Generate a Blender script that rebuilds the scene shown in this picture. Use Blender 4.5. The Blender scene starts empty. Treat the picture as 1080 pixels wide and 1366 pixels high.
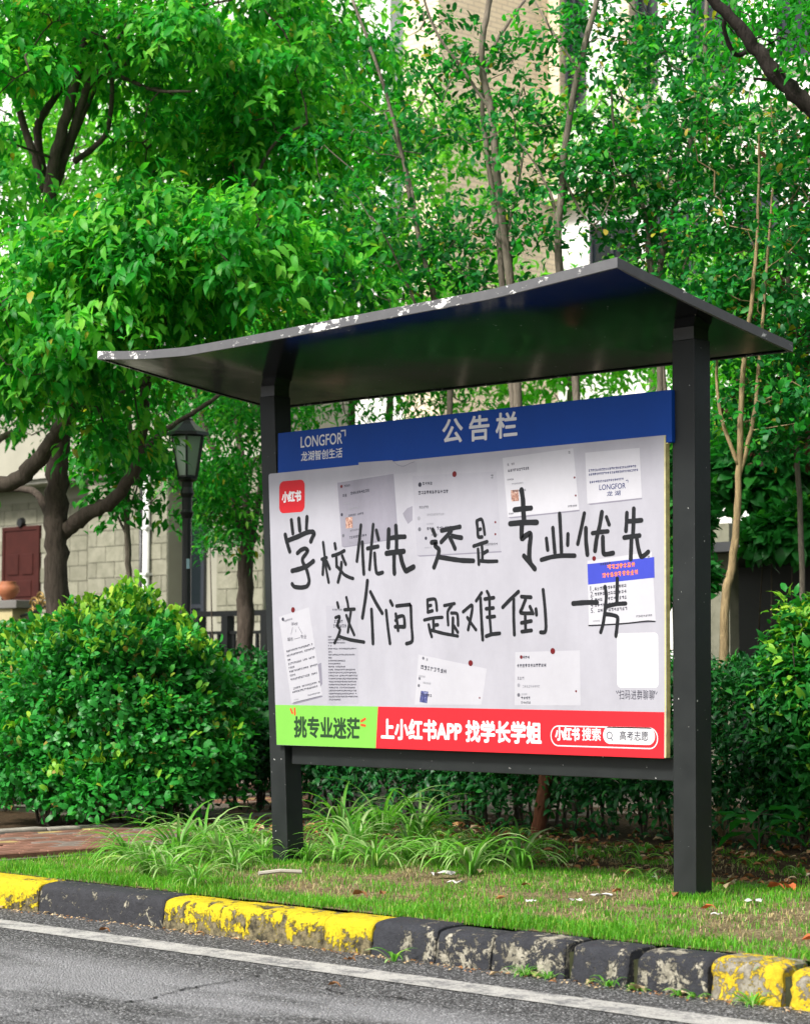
import bpy, math, random
import numpy as np
from mathutils import Vector, noise as mnoise
S = bpy.context.scene
COL = S.collection
rng = np.random.default_rng(7)
random.seed(7)
R = math.radians

# ------------------------------------------------------------------ camera
F_PX, EYE = 3000.0, 1.076                  # focal length in pixels of the 1080 x 1366 photograph, eye height
PITCH = math.atan(210 / 3000.0)
CAM = np.array([6.687, -8.431, EYE])
_fh = np.array([-math.sin(R(45)), math.cos(R(45)), 0.0])
_rt = np.array([math.cos(R(45)), math.sin(R(45)), 0.0])
_fd = _fh * math.cos(PITCH) + np.array([0, 0, math.sin(PITCH)])
_up = np.cross(_rt, _fd)
cam = bpy.data.objects.new('camera', bpy.data.cameras.new('camera'))
COL.objects.link(cam)
cam.location = CAM
cam.rotation_euler = (math.pi / 2 + PITCH, 0, R(45))
cam.data.sensor_fit = 'VERTICAL'
cam.data.sensor_height = 36
cam.data.lens = F_PX / 1366 * 36
cam.data.clip_start = 0.1
cam.data.clip_end = 600
cam.data.dof.use_dof = True
cam.data.dof.focus_distance = 11.6
cam.data.dof.aperture_fstop = 5.0
S.camera = cam

# ------------------------------------------------------------------ light
SUN_EL, SUN_AZ = 45, 178                   # bright haze, sun high over the road
w = bpy.data.worlds.new('World')
S.world = w
w.use_nodes = True
wn = w.node_tree.nodes
wl = w.node_tree.links
sky = wn.new('ShaderNodeTexSky')
sky.sky_type = 'NISHITA'
sky.sun_disc = False
sky.sun_elevation = R(SUN_EL)
sky.sun_rotation = R(SUN_AZ)
sky.dust_density = 4.0
hs = wn.new('ShaderNodeHueSaturation')
hs.inputs['Saturation'].default_value = 0.42
hs.inputs['Value'].default_value = 1.0
wl.new(sky.outputs[0], hs.inputs['Color'])
wl.new(hs.outputs[0], wn['Background'].inputs['Color'])
wn['Background'].inputs['Strength'].default_value = 0.105
sun = bpy.data.objects.new('sun', bpy.data.lights.new('sun', 'SUN'))
COL.objects.link(sun)
sun.data.energy = 3.3
sun.data.angle = R(11)
sun.data.color = (1.0, 0.97, 0.91)
# the lamp shines along -Z; the sky's rotation is measured clockwise from +Y
_sd = Vector((math.sin(R(SUN_AZ)) * math.cos(R(SUN_EL)), math.cos(R(SUN_AZ)) * math.cos(R(SUN_EL)), math.sin(R(SUN_EL))))
sun.rotation_euler = _sd.to_track_quat('Z', 'Y').to_euler()
S.view_settings.view_transform = 'Standard'
S.view_settings.look = 'None'
S.view_settings.exposure = 0.84
S.view_settings.gamma = 1
S.view_settings.use_curve_mapping = False
S.cycles.use_denoising = True
S.cycles.max_bounces = 8
S.cycles.transparent_max_bounces = 8

# ------------------------------------------------------------------ helpers
def ray(px, py):
    return _fd + _rt * (px - 540) / F_PX - _up * (py - 683) / F_PX
def at(px, py, d):                          # the point that lies d metres away along the line of sight
    return CAM + ray(px, py) * d
def onY(px, py, Y=0.0):
    r = ray(px, py); return CAM + r * ((Y - CAM[1]) / r[1])
def onZ(px, py, Z=0.0):
    r = ray(px, py); return CAM + r * ((Z - CAM[2]) / r[2])

def tag(o, label=None, cat=None, group=None, kind=None):
    if label: o['label'] = label
    if cat: o['category'] = cat
    if group: o['group'] = group
    if kind: o['kind'] = kind
    return o

def thing(name, loc, label, cat, group=None, rz=0):
    o = bpy.data.objects.new(name, None)
    COL.objects.link(o)
    o.location = loc
    o.rotation_euler.z = rz
    o.empty_display_size = 0.1
    return tag(o, label, cat, group)

def mesh_np(name, V, F, mats, midx=None, smooth=False):
    """V (n,3), F (m,k) of equal-sided faces or a list of arrays of differing sides."""
    me = bpy.data.meshes.new(name)
    V = np.asarray(V, dtype=np.float32)
    Fs = F if isinstance(F, list) else [F]
    Fs = [np.asarray(f, dtype=np.int32) for f in Fs if len(f)]
    loops = np.concatenate([f.ravel() for f in Fs])
    tot = np.concatenate([np.full(len(f), f.shape[1], dtype=np.int32) for f in Fs])
    start = np.concatenate([[0], np.cumsum(tot)[:-1]]).astype(np.int32)
    me.vertices.add(len(V)); me.vertices.foreach_set('co', V.ravel())
    me.loops.add(len(loops)); me.loops.foreach_set('vertex_index', loops)
    me.polygons.add(len(tot))
    me.polygons.foreach_set('loop_start', start)
    me.polygons.foreach_set('loop_total', tot)
    for m in (mats if isinstance(mats, (list, tuple)) else [mats]):
        me.materials.append(m)
    if midx is not None:
        me.polygons.foreach_set('material_index', np.asarray(midx, dtype=np.int32))
    if smooth:
        me.polygons.foreach_set('use_smooth', np.ones(len(tot), dtype=bool))
    me.update(calc_edges=True)
    me.validate()
    return me

def place(name, me, parent=None, loc=None):
    """mesh is in world coordinates; shift it to its parent's or its own origin."""
    o = bpy.data.objects.new(name, me)
    COL.objects.link(o)
    org = None
    if parent is not None:
        p, org = parent, np.zeros(3)
        while p is not None:
            org = org + np.array(p.location); p = p.parent
        o.parent = parent
    elif loc is not None:
        org = np.array(loc, dtype=float); o.location = loc
    if org is not None and np.abs(org).max() > 0:
        me.transform(__import__('mathutils').Matrix.Translation(Vector(-org)))
    return o

class MB:
    """collects polygons for one mesh"""
    def __init__(s): s.v = []; s.f = []; s.m = []
    def quad(s, pts, m=0):
        n = len(s.v); s.v += [tuple(p) for p in pts]; s.f.append(tuple(range(n, n + len(pts)))); s.m.append(m)
    def box(s, x0, x1, y0, y1, z0, z1, m=0, shear=(0, 0)):
        n = len(s.v)
        for z, k in ((z0, 0), (z1, 1)):
            for x, y in ((x0, y0), (x1, y0), (x1, y1), (x0, y1)):
                s.v.append((x + shear[0] * k, y + shear[1] * k, z))
        for f in ((3, 2, 1, 0), (4, 5, 6, 7), (0, 1, 5, 4), (1, 2, 6, 5), (2, 3, 7, 6), (3, 0, 4, 7)):
            s.f.append(tuple(n + i for i in f)); s.m.append(m)
    def tube(s, pts, rad, sides=8, m=0, cap=True, wob=0.0):
        pts = [Vector(p) for p in pts]
        n0 = len(s.v)
        a = None
        for i, p in enumerate(pts):
            d = (pts[min(i + 1, len(pts) - 1)] - pts[max(i - 1, 0)])
            if d.length < 1e-7: d = Vector((0, 0, 1))
            d.normalize()
            if a is None:
                a = d.orthogonal().normalized()
            else:
                a = (a - d * a.dot(d))
                a = a.normalized() if a.length > 1e-6 else d.orthogonal().normalized()
            b = d.cross(a)
            r = rad[i] if hasattr(rad, '__len__') else rad
            for k in range(sides):
                t = 2 * math.pi * k / sides
                rr = r * (1 + (wob * (random.random() - .5) if wob else 0))
                s.v.append(tuple(p + (a * math.cos(t) + b * math.sin(t)) * rr))
        for i in range(len(pts) - 1):
            for k in range(sides):
                q = (k + 1) % sides
                s.f.append((n0 + i * sides + k, n0 + i * sides + q, n0 + (i + 1) * sides + q, n0 + (i + 1) * sides + k)); s.m.append(m)
        if cap:
            s.f.append(tuple(n0 + k for k in reversed(range(sides)))); s.m.append(m)
            s.f.append(tuple(n0 + (len(pts) - 1) * sides + k for k in range(sides))); s.m.append(m)
    def build(s, name, mats, parent=None, loc=None, smooth=False, bevel=0.0, seg=2):
        me = bpy.data.meshes.new(name)
        me.from_pydata(s.v, [], s.f)
        for m in (mats if isinstance(mats, (list, tuple)) else [mats]): me.materials.append(m)
        me.polygons.foreach_set('material_index', s.m)
        if smooth: me.polygons.foreach_set('use_smooth', [True] * len(s.f))
        me.update()
        o = place(name, me, parent, loc)
        if bevel:
            b = o.modifiers.new('bevel', 'BEVEL'); b.width = bevel; b.segments = seg; b.limit_method = 'ANGLE'
        return o

# ------------------------------------------------------------------ materials
class NT:
    def __init__(s, name):
        s.m = bpy.data.materials.new(name); s.m.use_nodes = True
        s.n = s.m.node_tree.nodes; s.l = s.m.node_tree.links
        s.b = s.n['Principled BSDF']; s.out = s.n['Material Output']
        s.tc = s.n.new('ShaderNodeTexCoord')
    def new(s, t, **kw):
        x = s.n.new(t)
        for k, v in kw.items(): setattr(x, k, v)
        return x
    def coord(s, scale=(1, 1, 1), src='Object'):
        mp = s.new('ShaderNodeMapping'); mp.inputs['Scale'].default_value = scale
        s.l.new(s.tc.outputs[src], mp.inputs[0]); return mp.outputs[0]
    def noise(s, scale, detail=4, rough=0.55, vec=None, dist=0.0):
        x = s.new('ShaderNodeTexNoise'); x.inputs['Scale'].default_value = scale
        x.inputs['Detail'].default_value = detail; x.inputs['Roughness'].default_value = rough
        x.inputs['Distortion'].default_value = dist
        s.l.new(vec if vec is not None else s.tc.outputs['Object'], x.inputs['Vector']); return x.outputs['Fac']
    def vor(s, scale, vec=None, feature='F1', out='Distance', rnd=1.0):
        x = s.new('ShaderNodeTexVoronoi'); x.feature = feature; x.inputs['Scale'].default_value = scale
        x.inputs['Randomness'].default_value = rnd
        s.l.new(vec if vec is not None else s.tc.outputs['Object'], x.inputs['Vector']); return x.outputs[out]
    def ramp(s, fac, stops, interp='LINEAR'):
        x = s.new('ShaderNodeValToRGB'); x.color_ramp.interpolation = interp
        el = x.color_ramp.elements
        while len(el) < len(stops): el.new(0.5)
        for e, (p, c) in zip(el, stops):
            e.position = p
            e.color = (c, c, c, 1) if not hasattr(c, '__len__') else (*c, 1)
        s.l.new(fac, x.inputs[0]); return x.outputs['Color']
    def mix(s, fac, a, b, mode='MIX'):
        x = s.new('ShaderNodeMix'); x.data_type = 'RGBA'; x.blend_type = mode
        for i, v in ((0, fac), (6, a), (7, b)):
            if isinstance(v, (int, float)): x.inputs[i].default_value = v if i == 0 else (v, v, v, 1)
            elif isinstance(v, tuple): x.inputs[i].default_value = (*v, 1)
            else: s.l.new(v, x.inputs[i])
        return x.outputs[2]
    def math(s, op, a, b=0.0, clamp=False):
        x = s.new('ShaderNodeMath'); x.operation = op; x.use_clamp = clamp
        for i, v in ((0, a), (1, b)):
            if isinstance(v, (int, float)): x.inputs[i].default_value = v
            else: s.l.new(v, x.inputs[i])
        return x.outputs[0]
    def xyz(s, vec=None):
        x = s.new('ShaderNodeSeparateXYZ'); s.l.new(vec if vec is not None else s.tc.outputs['Object'], x.inputs[0]); return x.outputs
    def set(s, color=None, rough=None, spec=None, metal=None, bump=None, bstr=0.3, bdist=0.01):
        for k, v in (('Base Color', color), ('Roughness', rough), ('Specular IOR Level', spec), ('Metallic', metal)):
            if v is None: continue
            if isinstance(v, tuple): s.b.inputs[k].default_value = (*v, 1)
            elif isinstance(v, (int, float)): s.b.inputs[k].default_value = v
            else: s.l.new(v, s.b.inputs[k])
        if bump is not None:
            x = s.new('ShaderNodeBump'); x.inputs['Strength'].default_value = bstr; x.inputs['Distance'].default_value = bdist
            s.l.new(bump, x.inputs['Height']); s.l.new(x.outputs[0], s.b.inputs['Normal'])
        return s.m

def plain(name, c, rough=0.6, spec=0.5, metal=0.0, var=0.12, vs=8.0):
    t = NT(name)
    f = t.ramp(t.noise(vs, 5), [(0.3, 1 - var), (0.7, 1.0)])
    return t.set(color=t.mix(1.0, tuple(c), f, 'MULTIPLY'), rough=rough, spec=spec, metal=metal)

def leaf_mat(name, c1, c2, c3, trans=0.4, tcol=None, rough=0.45, spec=0.25, nscale=1.2, old=None):
    """leaf: per-leaf tint between c1 (old, dark) and c3 (young), light passing through"""
    t = NT(name)
    g = t.new('ShaderNodeNewGeometry')
    rnd = g.outputs['Random Per Island']
    col = t.ramp(rnd, [(0.0, c1), (0.5, c2), (0.86, c2), (0.975, c3)] + ([(0.985, old)] if old else []))
    n = t.ramp(t.noise(nscale, 2), [(0.35, 0.78), (0.65, 1.12)])
    col = t.mix(1.0, col, n, 'MULTIPLY')
    t.set(color=col, rough=rough, spec=spec)
    tr = t.new('ShaderNodeBsdfTranslucent')
    tc = t.mix(1.0, col, tuple(tcol or (1.6, 1.75, 0.9)), 'MULTIPLY')
    t.l.new(tc, tr.inputs['Color'])
    mx = t.new('ShaderNodeMixShader'); mx.inputs[0].default_value = trans
    t.l.new(t.b.outputs[0], mx.inputs[1]); t.l.new(tr.outputs[0], mx.inputs[2])
    t.l.new(mx.outputs[0], t.out.inputs['Surface'])
    return t.m

def bark_mat(name, c1, c2, vs=(14, 14, 3)):
    t = NT(name)
    v = t.coord(vs)
    n = t.noise(2.5, 6, 0.7, vec=v, dist=0.6)
    n2 = t.noise(3, 3)
    col = t.mix(n2, t.ramp(n, [(0.3, tuple(x * .45 for x in c1)), (0.6, c1)]), t.ramp(n, [(0.35, tuple(x * .5 for x in c2)), (0.65, c2)]))
    return t.set(color=col, rough=0.85, spec=0.2, bump=n, bstr=0.9, bdist=0.02)
# ------------------------------------------------------------------ materials of the setting
def asphalt():
    t = NT('asphalt')
    st = t.vor(115, out='Color')
    sep = t.new('ShaderNodeSeparateColor'); t.l.new(st, sep.inputs[0])
    stone = t.ramp(sep.outputs[0], [(0.0, 0.03), (0.45, 0.075), (0.75, 0.15), (0.93, 0.30), (1.0, 0.48)])
    d = t.vor(115)
    stone = t.mix(t.ramp(d, [(0.0, 0.0), (0.5, 0.0), (0.85, 1.0)]), stone, (0.012, 0.012, 0.013))
    tc = t.noise(0.7, 5, 0.6)
    worn = t.ramp(t.noise(1.3, 6, 0.62, vec=t.coord((0.5, 1.7, 1))), [(0.40, 0.0), (0.56, 1.0)])
    y = t.xyz()[1]
    # the wheel-polished lane starts about 0.9 m from the kerb
    lane = t.math('MULTIPLY', t.math('ADD', y, 2.36), -3.0, True)
    worn = t.math('MULTIPLY', worn, lane)
    col = t.mix(t.math('MULTIPLY', worn, 0.9), stone, t.mix(0.55, stone, (0.36, 0.36, 0.37)))
    fine = t.ramp(t.noise(420, 2), [(0.3, 0.7), (0.75, 1.35)])
    col = t.mix(1.0, col, fine, 'MULTIPLY')
    h = t.math('ADD', t.math('MULTIPLY', d, -1.0), t.noise(70, 3))
    return t.set(color=col, rough=0.82, spec=0.3, bump=h, bstr=1.0, bdist=0.009)

def line_paint():
    t = NT('road_line_paint')
    d = t.vor(160)
    m = t.math('ADD', t.math('MULTIPLY', t.noise(7, 6, 0.65), 0.75), t.math('MULTIPLY', t.noise(60, 3), 0.4))
    k = t.ramp(m, [(0.47, 0.0), (0.60, 1.0)])
    y = t.noise(3, 3)
    white = t.mix(y, (0.36, 0.35, 0.32), (0.50, 0.49, 0.46))
    col = t.mix(k, (0.16, 0.16, 0.16), white)
    col = t.mix(t.ramp(d, [(0.45, 0.0), (0.8, 0.55)]), col, (0.12, 0.12, 0.12))
    return t.set(color=col, rough=0.75, spec=0.3, bump=d, bstr=0.4, bdist=0.004)

def kerb_paint(name, paint, under, under2, wear, foot, moss=0.5):
    """old kerb paint: coat flaked off down to concrete and grime, most at the foot of the face"""
    t = NT(name)
    n = t.noise(13, 9, 0.78, dist=0.35)
    n2 = t.noise(2.6, 4, 0.6)
    z = t.xyz()[2]                             # object origin is at the road surface
    low = t.math('MULTIPLY', t.math('SUBTRACT', 0.125, z), foot, True)
    v = t.math('ADD', t.math('ADD', t.math('MULTIPLY', n, 0.7), t.math('MULTIPLY', n2, 0.3)), low)
    mask = t.ramp(v, [(wear - 0.012, 0.0), (wear + 0.012, 1.0)])
    und = t.mix(t.ramp(t.noise(22, 5, 0.7), [(0.4, 0.0), (0.6, 1.0)]), under, under2)
    dirt = t.ramp(t.noise(26, 7, 0.78), [(0.3, 0.6), (0.5, 0.95), (0.7, 1.25)])
    pc = t.mix(1.0, t.mix(t.noise(5, 3), paint, tuple(x * 0.8 for x in paint)), dirt, 'MULTIPLY')
    col = t.mix(mask, pc, und)
    mo = t.math('MULTIPLY', t.ramp(t.noise(13, 5, 0.7), [(0.55, 0.0), (0.66, 1.0)]), t.math('MULTIPLY', low, moss * 3, True))
    col = t.mix(mo, col, (0.05, 0.075, 0.02))
    h = t.math('ADD', t.math('MULTIPLY', mask, -0.5), t.noise(48, 6, 0.78))
    return t.set(color=col, rough=0.72, spec=0.3, bump=h, bstr=1.0, bdist=0.012)

M = {}
M['asphalt'] = asphalt()
M['line'] = line_paint()
M['kerb_yellow'] = kerb_paint('kerb_yellow_paint', (0.68, 0.52, 0.012), (0.035, 0.03, 0.018), (0.24, 0.20, 0.11), 0.55, 0.9)
M['kerb_black'] = kerb_paint('kerb_black_paint', (0.040, 0.041, 0.047), (0.24, 0.22, 0.16), (0.42, 0.39, 0.30), 0.555, 0.10, 0.8)
M['kerb_black_worn'] = kerb_paint('kerb_black_paint_flaked', (0.038, 0.040, 0.048), (0.20, 0.185, 0.14), (0.42, 0.39, 0.31), 0.55, 0.10, 1.4)
M['kerb_yellow_worn'] = kerb_paint('kerb_yellow_paint_flaked', (0.74, 0.52, 0.02), (0.20, 0.18, 0.14), (0.34, 0.31, 0.25), 0.50, -0.4, 0.9)
M['kerb_joint'] = plain('kerb_joint_mortar', (0.045, 0.05, 0.025), 0.95, .1, 0, .5, 30)

def soil():
    t = NT('lawn_soil')
    n = t.noise(5, 8, 0.7)
    f = t.noise(60, 5, 0.75)
    fib = t.noise(130, 4, 0.7, vec=t.coord((1, 0.25, 1)))
    a = t.ramp(n, [(0.35, (0.10, 0.075, 0.04)), (0.55, (0.27, 0.21, 0.11)), (0.7, (0.36, 0.30, 0.17))])
    a = t.mix(t.ramp(f, [(0.42, 0.0), (0.6, 0.85)]), a, (0.07, 0.055, 0.03))
    a = t.mix(t.ramp(fib, [(0.56, 0.0), (0.64, 0.8)]), a, (0.46, 0.40, 0.24))
    return t.set(color=a, rough=0.95, spec=0.1, bump=f, bstr=0.8, bdist=0.02)
M['soil'] = soil()
def darksoil():
    t = NT('bed_soil')
    f = t.noise(45, 6, 0.75)
    a = t.ramp(f, [(0.35, (0.02, 0.014, 0.009)), (0.55, (0.07, 0.045, 0.025)), (0.75, (0.17, 0.11, 0.06))])
    return t.set(color=a, rough=0.95, spec=0.1, bump=f, bstr=0.9, bdist=0.02)
M['bed'] = darksoil()
M['far_ground'] = plain('ground_far', (0.035, 0.055, 0.02), 0.95, 0.1, 0, 0.4, 0.8)
M['grass'] = leaf_mat('grass_blade', (0.06, 0.22, 0.014), (0.115, 0.37, 0.022), (0.36, 0.48, 0.08), 0.42, nscale=2.5)
M['grass_dry'] = leaf_mat('grass_blade_dry', (0.30, 0.24, 0.10), (0.42, 0.34, 0.16), (0.50, 0.44, 0.25), 0.2, (1.1, 1.1, 1.0))
M['clump'] = leaf_mat('grass_clump_blade', (0.07, 0.25, 0.03), (0.16, 0.43, 0.055), (0.45, 0.62, 0.17), 0.42)
M['clump_pale'] = leaf_mat('grass_clump_pale_blade', (0.20, 0.40, 0.10), (0.32, 0.50, 0.17), (0.46, 0.60, 0.28), 0.35, (1.1, 1.15, 1.0))
M['dead'] = leaf_mat('fallen_leaf', (0.16, 0.07, 0.025), (0.34, 0.16, 0.06), (0.50, 0.30, 0.14), 0.15, (1.1, 1.0, 0.9), 0.7)
M['dead_pale'] = leaf_mat('fallen_leaf_pale', (0.42, 0.30, 0.16), (0.55, 0.42, 0.25), (0.60, 0.50, 0.34), 0.15, (1.1, 1.0, 0.9), 0.7)
M['dead_red'] = leaf_mat('fallen_leaf_red', (0.40, 0.09, 0.03), (0.55, 0.14, 0.05), (0.60, 0.20, 0.08), 0.15, (1.1, 1.0, 0.9), 0.7)
M['tissue'] = plain('litter_white', (0.55, 0.54, 0.51), 0.8, 0.3)
M['edging'] = plain('path_edging_concrete', (0.34, 0.31, 0.26), 0.85, 0.3, 0, 0.45, 14)

# ------------------------------------------------------------------ ground, road, kerb
ROAD_Z = -0.15
LINE_Y0, LINE_Y1 = -2.155, -1.955
b = MB(); b.quad([(-260, -260, -0.35), (260, -260, -0.35), (260, 260, -0.35), (-260, 260, -0.35)])
tag(b.build('ground', M['far_ground']), kind='structure')
b = MB(); b.quad([(-90, -14, ROAD_Z), (60, -14, ROAD_Z), (60, -1.50, ROAD_Z), (-90, -1.50, ROAD_Z)])
road = tag(b.build('road', M['asphalt']), kind='structure')
# cracks: thin irregular sheets of tar-dark grime 4 mm up
crk = plain('road_crack_tar', (0.012, 0.012, 0.012), 0.95)
b = MB()
for pts in ([(0, 1358), (60, 1345), (130, 1339), (190, 1334), (250, 1318), (310, 1308), (350, 1300)],
            [(430, 1316), (470, 1330), (520, 1328), (600, 1344), (680, 1350)]):
    W = [onZ(x, y, ROAD_Z + .004) for x, y in pts]
    fine = []
    for p, q in zip(W[:-1], W[1:]):
        for k in range(9): fine.append(p + (q - p) * k / 9)
    P = [(p[0] + rng.normal(0, .012), p[1] + rng.normal(0, .012)) for p in fine]
    for (x0, y0), (x1, y1) in zip(P[:-1], P[1:]):
        if random.random() < .3: continue
        dx, dy = x1 - x0, y1 - y0; L = math.hypot(dx, dy) + 1e-6
        wdt = random.uniform(.003, .0085); nx, ny = -dy / L * wdt, dx / L * wdt
        b.quad([(x0 - nx, y0 - ny, ROAD_Z + .004), (x1 - nx * .7, y1 - ny * .7, ROAD_Z + .004), (x1 + nx * .7, y1 + ny * .7, ROAD_Z + .004), (x0 + nx, y0 + ny, ROAD_Z + .004)])
b.build('crack', crk, road)
b = MB()
N = 200
xs = np.linspace(-60, 30, N)
for i in range(N - 1):
    b.quad([(xs[i], LINE_Y0, ROAD_Z + .004), (xs[i + 1], LINE_Y0, ROAD_Z + .004), (xs[i + 1], LINE_Y1, ROAD_Z + .004), (xs[i], LINE_Y1, ROAD_Z + .004)])
tag(b.build('road_marking', M['line']), kind='structure')

kerb = bpy.data.objects.new('kerb', None); COL.objects.link(kerb); kerb.location = (0, -1.5, ROAD_Z); tag(kerb, kind='structure')
# profile of one kerb stone from the road up over the rounded nose to the lawn side
PROF = [(-0.125, -0.02), (-0.123, 0.015), (-0.120, 0.045), (-0.117, 0.075), (-0.114, 0.10), (-0.110, 0.120), (-0.101, 0.134), (-0.088, 0.142), (-0.065, 0.147), (-0.03, 0.150), (0.01, 0.151), (0.05, 0.151), (0.078, 0.146), (0.08, 0.04)]
def kerb_stone(x0, x1, mat, rough=1.0, label=None):
    n = max(6, int((x1 - x0) / 0.02))
    V, Fq = [], []
    dy, dz = random.uniform(-.004, .004) * rough, random.uniform(-.005, .003) * rough
    for i in range(n + 1):
        x = x0 + (x1 - x0) * i / n
        e = min(x - x0, x1 - x)
        chip = max(0, 1 - e / 0.014)
        for j, (py, pz) in enumerate(PROF):
            q = Vector((x * 9, py * 30, pz * 30))
            d = mnoise.noise(q) * 0.0028 * rough + mnoise.noise(q * 3.1) * 0.0022 * rough
            c = chip ** 2 * (0.006 + 0.014 * max(0, mnoise.noise(Vector((x0 * 3, pz * 30, 5)))) * rough)
            big = max(0, mnoise.noise(Vector((x * 4.3, pz * 9 + 3, x0))) - 0.30) * 0.022 * rough * (0.3 < pz / .15 < 1.02)
            V.append((x, -1.5 + py + dy + d + (c + big) * (1 if py < 0 else -1), ROAD_Z + pz + dz - (c + big * .6) * (pz > .09)))
        # V row done
    P = len(PROF)
    for i in range(n):
        for j in range(P - 1):
            a = i * P + j
            Fq.append((a, a + P, a + P + 1, a + 1))
    c0 = len(V)
    me = bpy.data.meshes.new('kerb_stone')
    faces = Fq + [tuple(range(P)), tuple(n * P + j for j in reversed(range(P)))]
    me.from_pydata(V, [], faces); me.materials.append(mat)
    me.polygons.foreach_set('use_smooth', [True] * (len(Fq)) + [False] * 2)
    me.update()
    o = place('kerb_stone', me, kerb)
    if label: o['label'] = label
    return o
def kx(px, py=None):
    # x where a joint seen at this pixel crosses the kerb's face
    p = onY(px, py if py else 1215 + px * 0.095, -1.61)
    return p[0]
J = [(-40, 'kerb_yellow', 1), (52, 'kerb_black', 1), (218, 'kerb_yellow', 1), (432, 'kerb_yellow', 1), (497, 'kerb_black_worn', 1.4), (582, 'kerb_black_worn', 1.6), (655, 'kerb_black_worn', 1.8), (752, None, 0),
     (762, 'kerb_black_worn', 1.4), (838, None, 0), (850, 'kerb_black_worn', 1.5), (945, 'kerb_yellow_worn', 2.4), (1040, None, 0), (1052, 'kerb_yellow_worn', 1.6), (1160, 'kerb_black', 1)]
for (p0, m, r), (p1, _, _) in zip(J[:-1], J[1:]):
    if m is None: continue
    kerb_stone(kx(p0) + .003, kx(p1) - .003, M[m], r, {'kerb_yellow_worn': 'kerb stone with flaked yellow paint', 'kerb_black_worn': 'kerb stone with flaked black paint', 'kerb_yellow': 'kerb stone painted yellow', 'kerb_black': 'kerb stone painted black'}[m])
xk = kx(-40)
for i in range(8):
    kerb_stone(xk - 1.1 + .003, xk - .003, M['kerb_black' if i % 2 == 0 else 'kerb_yellow'], 1); xk -= 1.1
xk = kx(1160)
for i in range(5):
    kerb_stone(xk + .003, xk + 1.1 - .003, M['kerb_yellow' if i % 2 == 0 else 'kerb_black'], 1); xk += 1.1
b = MB(); b.box(-60, 30, -1.575, -1.40, ROAD_Z - .1, ROAD_Z + .105); b.build('kerb_bed', M['kerb_joint'], kerb)

def lawn_h(x, y):
    e = min(1, max(0, (y + 1.42) / .3))
    return e * (0.018 * mnoise.noise(Vector((x * .9, y * .9, 0))) + 0.008 * mnoise.noise(Vector((x * 4, y * 4, 3))))
def bed_h(x, y):
    e = (y - .82 - .22 * mnoise.noise(Vector((x * 1.3, 0, 2))) - .08 * mnoise.noise(Vector((x * 5, 0, 2)))) / .25
    e = max(0, min(1, e)); e = e * e * (3 - 2 * e)
    return -.05 + .065 * e + .03 * e * mnoise.noise(Vector((x * 2, y * 2, 9)))
def sheet(name, x0, x1, y0, y1, st, mat, z, hf):
    nx, ny = int((x1 - x0) / st) + 1, int((y1 - y0) / st) + 1
    X, Y = np.meshgrid(np.linspace(x0, x1, nx), np.linspace(y0, y1, ny), indexing='ij')
    Z = np.array([[hf(x, y) for y in Y[0]] for x in X[:, 0]]) + z
    V = np.stack([X, Y, Z], -1).reshape(-1, 3)
    i, j = np.meshgrid(np.arange(nx - 1), np.arange(ny - 1), indexing='ij')
    a = (i * ny + j).ravel()
    F = np.stack([a, a + ny, a + ny + 1, a + 1], -1)
    return place(name, mesh_np(name, V, F, mat, smooth=True))
tag(sheet('lawn', -9, 5, -1.425, 1.3, 0.05, M['soil'], 0, lawn_h), kind='structure')
b = MB(); b.quad([(-90, -1.425, -.03), (-9, -1.425, -.03), (-9, 120, -.03), (-90, 120, -.03)]); b.quad([(-9, 1.3, -.06), (60, 1.3, -.06), (60, 120, -.06), (-9, 120, -.06)]); b.quad([(5, -1.425, -.03), (60, -1.425, -.03), (60, 1.3, -.03), (5, 1.3, -.03)])
tag(b.build('garden_ground', M['far_ground']), kind='structure')
tag(sheet('planting_bed', -4.6, 5, 0.5, 6, 0.06, M['bed'], 0.0, bed_h), kind='structure')
b = MB(); b.box(-7.28, -5.405, -1.2, 1.35, -.01, .03); b.box(-12, -7.43, -1.2, 3.2, -.01, .03)
tag(b.build('shrub_bed', M['bed']), kind='structure')

# brick path running away from the road on the left
path = bpy.data.objects.new('brick_path', None); COL.objects.link(path); path.location = (-5.3, 0, 0); tag(path, kind='structure')
b = MB(); b.box(-12, -3.85, -1.15, 7, -.02, .012); b.build('sand_bed', plain('path_sand', (0.10, 0.08, 0.06), 0.95), path)
bm_ = [plain('paver_red', (0.25, 0.125, 0.085), 0.85, 0.25, 0, 0.5, 20), plain('paver_brown', (0.21, 0.105, 0.07), 0.85, 0.25, 0, 0.5, 20), plain('paver_yellow', (0.42, 0.31, 0.12), 0.85, 0.25, 0, 0.4, 20), plain('paver_grey', (0.22, 0.18, 0.15), 0.85, 0.25, 0, 0.5, 20)]
brick_me = []
for m in bm_:
    t = MB(); L, Wd = .096, .197; c = .006
    t.v = [(0, 0, 0), (L, 0, 0), (L, Wd, 0), (0, Wd, 0), (0, 0, .03), (L, 0, .03), (L, Wd, .03), (0, Wd, .03), (c, c, .036), (L - c, c, .036), (L - c, Wd - c, .036), (c, Wd - c, .036)]
    t.f = [(0, 1, 5, 4), (1, 2, 6, 5), (2, 3, 7, 6), (3, 0, 4, 7), (4, 5, 9, 8), (5, 6, 10, 9), (6, 7, 11, 10), (7, 4, 8, 11), (8, 9, 10, 11)]
    me = bpy.data.meshes.new('brick'); me.from_pydata(t.v, [], t.f); me.materials.append(m); brick_me.append(me)
cnt = 0
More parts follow.
